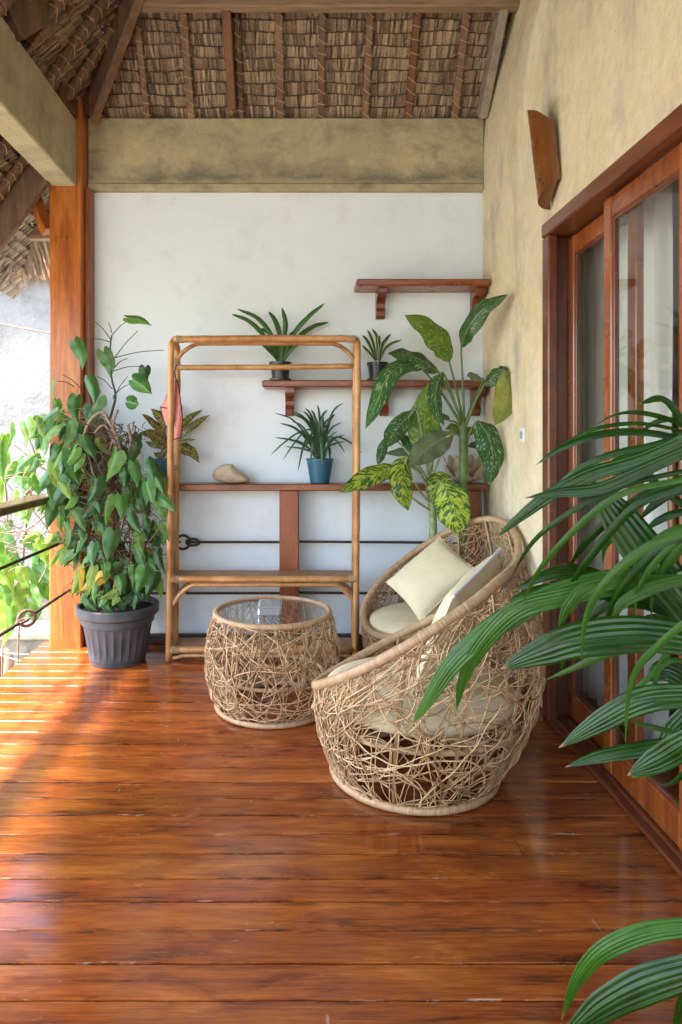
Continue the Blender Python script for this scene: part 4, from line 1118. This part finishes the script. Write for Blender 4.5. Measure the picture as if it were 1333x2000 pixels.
dB = thing('variegated_dumb_cane', V((.78, 4.03, 0)), 'shorter yellow variegated dumb cane behind the rear wicker chair', 'plant')
pot(dB, (.775, 4.03, 0), .058, .045, .13, 'potteal')
MB().tube(spline([V((.775,4.03,.1)), P(846,1045,4.0), P(845,1000,3.99), P(841,960,3.98), P(838,925,3.97)], 20), [.024]*12+[.023,.022,.021,.02,.018,.016,.014,.011,.008], 12).build('stem', M['stempale'], dB, smooth=True)
B = [
 ([(776,910),(742,922),(705,938),(664,962)],3.88,3.76,40,'dieffvar',(.1,-1,.55),(835,935)),
 ([(798,892),(785,920),(788,960),(798,998)],3.84,3.74,46,'dieffvar',(.2,-1,.2),(836,940)),
 ([(835,890),(829,848),(831,805),(838,748)],3.94,3.98,62,'diefflight',(0,-1,.2),(840,930)),
 ([(886,848),(858,860),(826,884),(800,910)],3.86,3.76,52,'dieffgrey',(.15,-1,.5),(842,935)),
 ([(813,800),(786,826),(766,852),(755,874)],3.90,3.82,36,'dieffdark',(.3,-1,.45),(838,930)),
 ([(762,852),(750,872),(744,892),(738,908)],3.93,3.90,20,'dieffdark',(.3,-1,.3),(835,938)),
 ([(862,942),(880,970),(890,1010),(893,1044)],3.82,3.72,68,'dieffvar',(-.05,-1,.2),(846,975)),
 ([(886,934),(862,938),(850,955),(846,985)],3.92,3.88,40,'dieffvar',(.1,-1,.5),(846,965)),
 ([(828,872),(800,880),(778,882),(752,886)],4.02,4.04,22,'dieffgrey',(0,-1,.9),(838,930)),
 ([(826,880),(806,870),(792,858),(780,850)],4.04,4.06,24,'dieffdark',(0,-1,.5),(838,930)),
 ([(850,880),(846,860),(852,845),(862,832)],3.99,4.02,34,'dieffdark',(0,-1,.5),(842,930)),
 ([(800,905),(786,915),(770,925),(766,932)],3.98,3.98,22,'dieffdark',(0,-1,.5),(840,960))]
for i, (pp, z0, z1, wp, mt, nm, ps) in enumerate(B):
    leafpx(dB, 'leaf', M[mt], pp, z0, z1, wp*1.06, PR_OVAL, nm, fold=.22, wave=.12, ns=18, m=4, seed=200+i)
    b = P(*pp[0], z0); s_ = P(*ps, 3.975); q = P(*pp[1], z0 + (z1-z0)/3)
    petiole(dB, [s_, s_.lerp(b, .55) + V((0,0,.03)), b, b.lerp(q, .5)], .008, .004, M['stempale'])
for a_, b_ in (((843,985),(812,945)),((845,1000),(805,972))):
    petiole(dB, [P(*a_,3.98), P((a_[0]+b_[0])/2-4, (a_[1]+b_[1])/2-2, 3.95), P(*b_,3.9)], .008, .005, M['stempale'])

# ---- climbing philodendron in the big grey pot
ph_ = thing('climbing_philodendron', V((-1.06, 3.89, 0)), 'big heart leaved climber on a mossy stake in a fluted grey pot by the column', 'plant')
pc0 = V((X(231,3.89), 3.89, 0)); ph_.location = pc0; ORG[ph_.name] = pc0.copy()
def flute(r_, z_, an):
    if .03 < z_ < .215: return r_ - .006*abs(math.sin(an*13))*min(1, (z_-.03)/.02)*min(1, (.215-z_)/.02)
    return r_
MB().lathe(pc0, [(.14,0),(.152,.002),(.156,.02),(.160,.03),(.168,.08),(.178,.14),(.190,.205),(.194,.222),(.203,.226),(.206,.262),(.222,.268),(.230,.276),(.230,.318),(.222,.324),(.212,.322),(.205,.29),(.001,.285)], 156, flute).build('pot', M['potgrey'], ph_)
MB().lathe(pc0, [(.206,.292),(.12,.302),(.001,.31)], 24).build('soil', M['soil'], ph_, smooth=True)
PD = 3.93
mb = MB(); mb.tube(spline([pc0+V((0,0,.28)), P(228,1060,3.92), P(225,980,3.94), P(215,900,3.95), P(208,855,3.95), P(205,830,3.96)], 24), [(.022+.009*math.sin(i*1.7))*(1-.3*i/24) for i in range(25)], 10)
mb.build('mossy_stake', M['fibre'], ph_, smooth=True)
r = random.Random(77); mb = MB()
for i in range(330):                                 # matted aerial roots
    y = r.uniform(820, 1130); x = 214 + (y-830)*.06 + r.gauss(0, 24 if y < 930 else 34); p = P(x, y, PD + r.uniform(-.12,.10)); q = []
    for k in range(8): q.append(p.copy()); p = p + V((r.gauss(0,.02), r.gauss(0,.014), r.gauss(-.006,.02)))
    mb.tube(q, r.uniform(.0014,.003), 4)
mb.build('aerial_roots', M['fibre'], ph_, kind='stuff')
for i, (pts, rad) in enumerate([([(163,865),(170,835),(186,812),(203,806),(214,824),(228,850),(238,884)],.010),([(186,846),(196,834),(207,832),(216,846),(226,866),(233,884)],.008),([(145,875),(155,868),(166,876),(176,900),(184,930)],.007),([(231,800),(222,825),(223,850),(215,880)],.007),
      ([(262,905),(272,930),(268,952)],.007),([(250,830),(256,860),(250,900)],.009),([(220,1125),(222,1080),(240,1020),(246,960)],.006),([(240,1130),(256,1090),(262,1050),(282,1040)],.005),([(263,1090),(290,1060),(312,1030),(318,1010)],.004)]):
    MB().tube(spline([P(x,y,PD-.06) for x, y in pts], 20), rad, 7).build('vine', M['vine'], ph_, smooth=True)
MB().tube(spline([P(205,850,3.96), P(222,795,3.97), P(226,770,3.97), P(218,735,3.97), P(216,680,3.97), P(219,655,3.97)], 22), [.0085-.0002*i for i in range(23)], 7).build('vine', M['stemdark'], ph_, smooth=True)
for a_, b_ in (((217,668),(162,664)),((219,655),(252,626)),((220,705),(270,646)),((222,725),(278,716)),((221,775),(254,750)),((219,700),(320,684)),((220,760),(190,735)),((221,780),(250,735)),((198,765),(158,742)),((160,760),(122,732)),((145,755),(112,745)),((222,720),(250,700)),((218,665),(186,628)),((219,650),(212,630))):
    m_ = ((a_[0]+b_[0])/2, (a_[1]+b_[1])/2-4)
    petiole(ph_, [P(*a_,3.97), P(*m_,3.96), P(*b_,3.95)], .003, .0018, M['stemdark'])
HL = [ # base, tip, width, material letter, depth
 (147,668,162,724,29,'h',3.99),(203,688,217,740,31,'h',3.97),(260,742,298,770,36,'h',3.93),(284,718,290,750,25,'d',3.98),(250,620,298,637,19,'b',3.92),(176,738,185,792,25,'h',3.95),(150,776,152,824,29,'h',3.92),(194,776,180,832,33,'h',3.93),(248,784,272,790,30,'h',3.93),
 (105,742,108,788,12,'b',3.98),(112,782,110,818,20,'b',3.97),(121,806,114,852,11,'l',3.95),(138,826,120,880,31,'b',3.90),(162,830,141,866,16,'h',3.92),(86,848,70,882,22,'h',4.0),(91,862,84,896,13,'h',3.98),(170,790,166,815,16,'d',3.95),(178,802,172,835,18,'h',3.94),
 (138,884,157,950,33,'h',3.86),(228,884,208,942,43,'b',3.82),(246,914,243,954,27,'d',3.84),(188,936,171,982,37,'d',3.83),(236,969,236,1018,28,'h',3.80),(286,940,301,987,33,'h',3.84),(279,979,285,1018,30,'d',3.87),(146,1000,168,1039,31,'h',3.85),(222,1038,210,1099,36,'h',3.78),
 (270,1044,281,1085,26,'b',3.82),(184,1062,190,1099,15,'h',3.82),(205,1101,205,1142,22,'h',3.78),(184,1108,175,1162,22,'l',3.76),(160,1112,156,1160,12,'y',3.78),(184,1142,187,1182,16,'h',3.67),(262,1108,259,1152,23,'h',3.76),(284,1110,267,1160,31,'h',3.74),(304,1120,284,1164,33,'d',3.82),
 (232,1126,237,1164,25,'h',3.80),(228,1156,192,1170,19,'l',3.72),(111,1040,113,1067,11,'h',3.95),(130,1024,129,1077,17,'h',3.92),(161,1046,148,1087,19,'h',3.88),(133,1083,133,1109,10,'h',3.92),(101,906,100,992,19,'b',3.93),(112,908,107,950,24,'l',3.97),(126,982,152,994,23,'h',3.92),
 (190,972,196,1005,21,'h',3.86),(198,1022,203,1056,23,'d',3.88),(187,1008,179,1040,17,'d',3.90),(310,1072,302,1110,21,'d',3.88),(317,1040,320,1068,19,'d',3.90),(309,1082,326,1124,17,'d',3.84),(262,862,258,910,30,'d',4.0),(270,850,262,905,22,'d',4.02),(168,1000,175,1030,18,'h',3.9),(160,925,150,960,16,'l',3.92),
 (150,1060,152,1098,15,'d',3.9),(170,1095,166,1130,16,'d',3.9),(240,1090,246,1130,20,'d',3.88),(215,1135,222,1166,20,'d',3.86),(272,1140,278,1172,22,'d',3.84),(290,1030,292,1062,18,'d',3.93),(144,925,130,960,20,'h',3.94),(168,880,160,912,16,'b',3.93)]
MM = {'h':'heart','d':'heartdark','b':'heartbright','l':'heartlime','y':'heartyellow'}
r = random.Random(31)
def heart(parent, bx, by, tx, ty, wp, mk, d, rr, plen=24):
    dx, dy = tx-bx, ty-by; bend = rr.uniform(-.10,.10)
    pp = [(bx,by), (bx+dx*.5-dy*bend, by+dy*.5+dx*bend), (tx,ty)]
    tz = d - .02 - rr.uniform(0,.03)
    nm = (rr.uniform(-.8,.8), -1, rr.uniform(.0,.8))
    o_ = leafpx(parent, 'leaf', M[MM[mk]], pp, d-.02, tz+rr.uniform(-.04,.04), wp*.98, PR_HEART, nm, fold=rr.uniform(.15,.6), wave=.12, curl=rr.uniform(-.1,.3), ns=14, m=4, lobe=rr.uniform(.12,.19), seed=rr.random())
    return o_
for (bx,by,tx,ty,wp,mk,d) in HL:
    heart(ph_, bx,by,tx,ty,wp,mk,d,r)
    cx_ = 216 + r.uniform(-12,12); cy_ = by + r.uniform(-10,34)
    if by > 790 and r.random() < .8:
        e = P(bx,by,d-.02); s_ = P(cx_, min(cy_,1140), 3.93)
        petiole(ph_, [s_, s_.lerp(e,.55) + V((0,0,.035)), e], .0028, .002, M['stemgreen'] if r.random() < .5 else M['vine'], 8)
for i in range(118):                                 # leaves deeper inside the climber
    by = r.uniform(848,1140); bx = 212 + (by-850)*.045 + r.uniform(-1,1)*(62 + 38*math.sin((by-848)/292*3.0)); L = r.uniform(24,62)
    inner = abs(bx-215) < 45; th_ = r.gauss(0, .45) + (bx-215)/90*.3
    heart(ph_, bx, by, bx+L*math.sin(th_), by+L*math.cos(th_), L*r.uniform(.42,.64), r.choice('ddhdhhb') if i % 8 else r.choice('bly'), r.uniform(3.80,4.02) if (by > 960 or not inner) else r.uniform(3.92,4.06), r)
for i in range(62):                                  # leaves spilling left over the handrail end
    by = r.uniform(800,1085); bx = r.uniform(62,160); L = r.uniform(26,60); th_ = r.gauss(-.2,.5)
    heart(ph_, bx, by, bx+L*math.sin(th_), by+L*math.cos(th_), L*r.uniform(.42,.62), r.choice('hbhbld'), r.uniform(3.82,4.04), r)
    if i % 2: petiole(ph_, [P(205,by+20,3.93), P((bx+205)/2,by-4,3.9), P(bx,by,3.92)], .0028, .002, M['stemgreen'] if i % 4 == 1 else M['vine'], 8)
for i in range(60):                                  # leaves hanging over the rim of the pot
    an = r.uniform(0, 6.28); q = math.sqrt(r.random())*.19; L = r.uniform(.06,.12); x = pc0.x + q*math.cos(an); y = pc0.y + q*math.sin(an); h = r.uniform(.36,.44)
    bx = CX + x*F/y; by = CY + (HC-h)*F/y; L *= F/y
    heart(ph_, bx, by, bx+r.gauss(0,14), by+L*r.uniform(.55,.85), L*.58, r.choice('dhhdb'), y, r)

# ---- sunlit vine outside the railing
vo = thing('garden_vine', V((-1.75, 4.3, -.75)), 'bright sunlit heart leaved vine growing outside the railing at far left', 'plant')
for pts in ([V((-1.85,4.4,-.75)), P(40,1180,4.4), P(55,1000,4.35), P(70,900,4.3), P(45,830,4.3)], [V((-1.95,4.4,-.75)), P(10,1150,4.4), P(15,1000,4.4), P(5,900,4.4)], [P(100,930,4.1), P(60,960,4.15), P(25,985,4.2), P(-30,990,4.2)], [P(95,1000,4.15), P(60,1030,4.2), P(20,1040,4.2)], [P(110,905,4.05), P(80,935,4.1), P(50,965,4.15)]):
    MB().tube(spline(pts, 24), .006, 6).build('stem', M['vine'], vo, smooth=True)
GL = [(64,818,58,862,22,'b'),(20,832,14,872,20,'b'),(44,830,52,878,22,'b'),(4,862,8,942,26,'b'),(40,895,34,930,24,'h'),(22,905,10,950,24,'b'),(60,890,48,930,20,'b'),(-12,920,4,985,24,'l'),(30,958,24,990,16,'l'),
 (12,1038,46,1106,30,'h'),(48,1056,90,1096,30,'h'),(72,1108,112,1152,38,'d'),(62,1112,88,1170,29,'b'),(28,1150,46,1198,44,'l'),(12,1185,4,1268,32,'l'),(58,1150,82,1192,26,'b'),(0,1110,24,1160,34,'l'),(-10,1060,10,1120,34,'b'),(22,1090,40,1140,26,'b'),(40,1108,58,1150,24,'l'),(-14,1180,2,1240,32,'l'),(6,1150,20,1200,24,'b'),(22,1190,26,1240,20,'b')]
r = random.Random(90)
for (bx,by,tx,ty,wp,mk) in GL: heart(vo, bx,by,tx,ty,wp,mk, 4.25 + r.uniform(-.12,.12), r)
for i in range(85):
    by = r.uniform(830,1180); bx = r.uniform(-170,98) if by > 930 else r.uniform(-170,88); L = r.uniform(28,56)
    heart(vo, bx, by, bx+r.gauss(0,14), by+L*r.uniform(.7,1), L*.62, r.choice('bbblh'), r.uniform(4.3,4.75), r)
mb = MB()
for i in range(70):
    p = P(r.uniform(-30,110), r.uniform(900,1080), r.uniform(4.1,4.4)); q = []; dr_ = V((r.gauss(0,.03), r.gauss(0,.01), r.gauss(0,.02)))
    for k in range(9): q.append(p.copy()); p = p + dr_ + V((r.gauss(0,.007), r.gauss(0,.007), r.gauss(0,.007)))
    mb.tube(q, r.uniform(.0018,.0035), 4)
mb.build('tendrils', M['vine'], vo, kind='stuff')

# ---- foreground palm
pl = thing('foreground_palm', V((1.0, 1.45, 0)), 'dark green palm with long pleated leaflets reaching in from the right edge', 'plant')
pot(pl, (.99, 1.42, 0), .12, .09, .22, 'potgrey')
for dx, h in ((0,1.25),(-.03,.95),(.03,.65)):
    MB().tube(spline([V((.99+dx,1.42,.2)), V((1.0+dx,1.43,h*.6)), V((.985+dx,1.45,h))], 14), .011, 8).build('stem', M['stemgreen'], pl, smooth=True)
PLM = [ # px points, depth base, depth tip, width, material, normal
 ([(1370,880),(1336,822),(1296,778),(1248,789)],1.55,1.60,32,'p',(.2,-.8,.8)),
 ([(1372,862),(1335,842),(1255,826),(1180,832),(1125,852),(1078,880)],1.60,1.80,15,'p',(0,-.8,.8)),
 ([(1372,868),(1335,856),(1250,842),(1165,848),(1095,875),(1046,909)],1.55,1.70,24,'p',(0,-.9,.7)),
 ([(1372,838),(1333,860),(1250,897),(1150,928),(1070,970),(1010,1015),(968,1052)],1.42,1.62,36,'p',(.1,-1,.4)),
 ([(1372,872),(1333,885),(1250,922),(1170,955),(1090,962),(1024,973)],1.42,1.55,32,'p',(.1,-1,.3)),
 ([(1372,912),(1333,920),(1230,945),(1140,985),(1060,1040),(1020,1090),(1000,1132)],1.45,1.68,14,'p',(.3,-1,.5)),
 ([(1372,925),(1333,936),(1220,962),(1150,1010),(1085,1075),(1045,1128),(1018,1187)],1.40,1.58,17,'q',(.3,-1,.5)),
 ([(1400,1262),(1340,1180),(1270,1090),(1205,1003),(1150,935)],1.50,1.62,104,'p',(-.25,-1,.25)),
 ([(1372,1030),(1333,1040),(1270,1066),(1212,1110),(1165,1165),(1142,1225),(1136,1308)],1.34,1.42,24,'q',(.3,-1,.5)),
 ([(1330,1120),(1220,1125),(1110,1150),(1035,1182),(955,1230),(880,1300),(835,1370),(802,1419)],1.55,1.72,54,'q',(-.2,-1,.6)),
 ([(1330,1130),(1200,1145),(1090,1168),(1010,1192),(945,1255),(908,1320),(890,1394)],1.52,1.70,48,'q',(.1,-1,.5)),
 ([(1330,1140),(1230,1135),(1150,1148),(1110,1188),(1088,1238)],1.50,1.52,36,'q',(.3,-1,.45)),
 ([(1370,1210),(1290,1172),(1205,1138),(1120,1112),(1060,1124),(1000,1155)],1.62,1.78,56,'p',(-.2,-.6,1)),
 ([(1370,1215),(1300,1190),(1215,1165),(1130,1150),(1050,1150),(985,1178)],1.66,1.82,44,'p',(-.2,-.6,1)),
 ([(1360,1125),(1300,1140),(1250,1158),(1214,1182),(1198,1212)],1.46,1.48,32,'q',(.3,-1,.5)),
 ([(1400,1262),(1333,1246),(1240,1238),(1130,1250),(1050,1277),(978,1307)],1.38,1.55,90,'p',(0,-1,.35)),
 ([(1372,1195),(1333,1222),(1288,1262),(1245,1310),(1228,1370),(1222,1452)],1.30,1.36,22,'q',(.4,-1,.4)),
 ([(1400,1360),(1340,1358),(1255,1368),(1170,1412),(1092,1460)],1.36,1.50,62,'p',(0,-1,.5)),
 ([(1400,1450),(1340,1450),(1250,1464),(1170,1478),(1104,1498)],1.45,1.52,36,'p',(0,-1,.6)),
 ([(1400,1420),(1340,1455),(1290,1485),(1226,1514)],1.30,1.36,70,'p',(.2,-1,.4)),
 ([(1370,1455),(1333,1436),(1285,1422),(1230,1408)],1.62,1.66,15,'q',(0,-1,.7)),
 ([(1400,1380),(1340,1330),(1300,1310),(1262,1330)],1.62,1.66,60,'p',(0,-1,.3)),
 ([(1400,1330),(1345,1400),(1310,1440),(1290,1480)],1.66,1.70,55,'p',(-.3,-1,.2)),
 ([(1400,1810),(1340,1812),(1255,1825),(1175,1862),(1128,1918),(1097,1992)],1.16,1.24,48,'q',(.1,-1,.5)),
 ([(1420,1880),(1340,1902),(1255,1930),(1170,1975),(1085,2045)],1.12,1.20,84,'p',(.1,-1,.45)),
 ([(1400,1900),(1350,1930),(1328,1985),(1322,2030)],1.20,1.22,34,'p',(.2,-1,.3)),
 ([(1370,1010),(1300,960),(1270,930),(1240,870)],1.70,1.76,22,'p',(-.4,-1,.3)),
 ([(1370,960),(1320,960),(1280,985),(1250,1015)],1.66,1.70,22,'p',(.2,-1,.5)),
 ([(1370,1000),(1330,1000),(1290,1015),(1255,1040)],1.68,1.72,20,'p',(.2,-1,.5)),
 ([(1240,1020),(1210,1040),(1185,1065),(1177,1100)],1.72,1.74,18,'q',(.3,-1,.4)),
 ([(1370,850),(1320,820),(1280,825),(1245,850)],1.74,1.78,14,'p',(.2,-1,.5)),
 ([(1370,1300),(1310,1290),(1260,1330),(1236,1348)],1.60,1.62,14,'q',(0,-1,.6))]
r = random.Random(55)
for k in range(24):                                  # slimmer leaflets between the broad ones
    q = r.choice([j for j in range(len(PLM)) if len(PLM[j][0]) >= 5 and PLM[j][0][0][1] < 1500]); pp, z0, z1, wp, mk, nm = PLM[q]
    dy = r.choice((-1, 1))*r.uniform(26, 60); sh = r.uniform(.5, .85); n_ = len(pp)-1
    PLM.append(([(pp[0][0] + (x-pp[0][0])*sh, pp[0][1] + (y-pp[0][1])*sh + dy*min(1, i/n_*1.4)) for i, (x, y) in enumerate(pp)], z0+r.uniform(.04,.16), z1+r.uniform(.04,.2), r.uniform(14,26), r.choice('ppq'), nm))
for i, (pp, z0, z1, wp, mk, nm) in enumerate(PLM):
    leafpx(pl, 'leaflet', M['palm' if mk == 'p' else 'palmlight'], pp, z0, z1, wp*.82, PR_PALM, nm, fold=.3, ns=22, m=(6 if wp > 40 else 4 if wp > 28 else 2), pleat=(.022 if wp > 28 else 0), seed=400+i)
for pts in ([V((.985,1.45,1.25)), P(1395,960,1.5), P(1372,880,1.5)], [V((.985,1.45,1.22)), P(1400,1060,1.48), P(1372,930,1.46)], [V((.955,1.45,.95)), P(1400,1180,1.48), P(1365,1120,1.5), P(1325,1122,1.53)], [V((.955,1.45,.93)), P(1420,1330,1.42), P(1400,1262,1.42)], [V((1.015,1.45,.65)), P(1430,1440,1.40), P(1400,1400,1.40)], [V((1.0,1.43,.3)), P(1480,1850,1.2), P(1410,1850,1.15)]):
    MB().tube(spline(pts, 12), .006, 7).build('stalk', M['stemgreen'], pl, smooth=True)
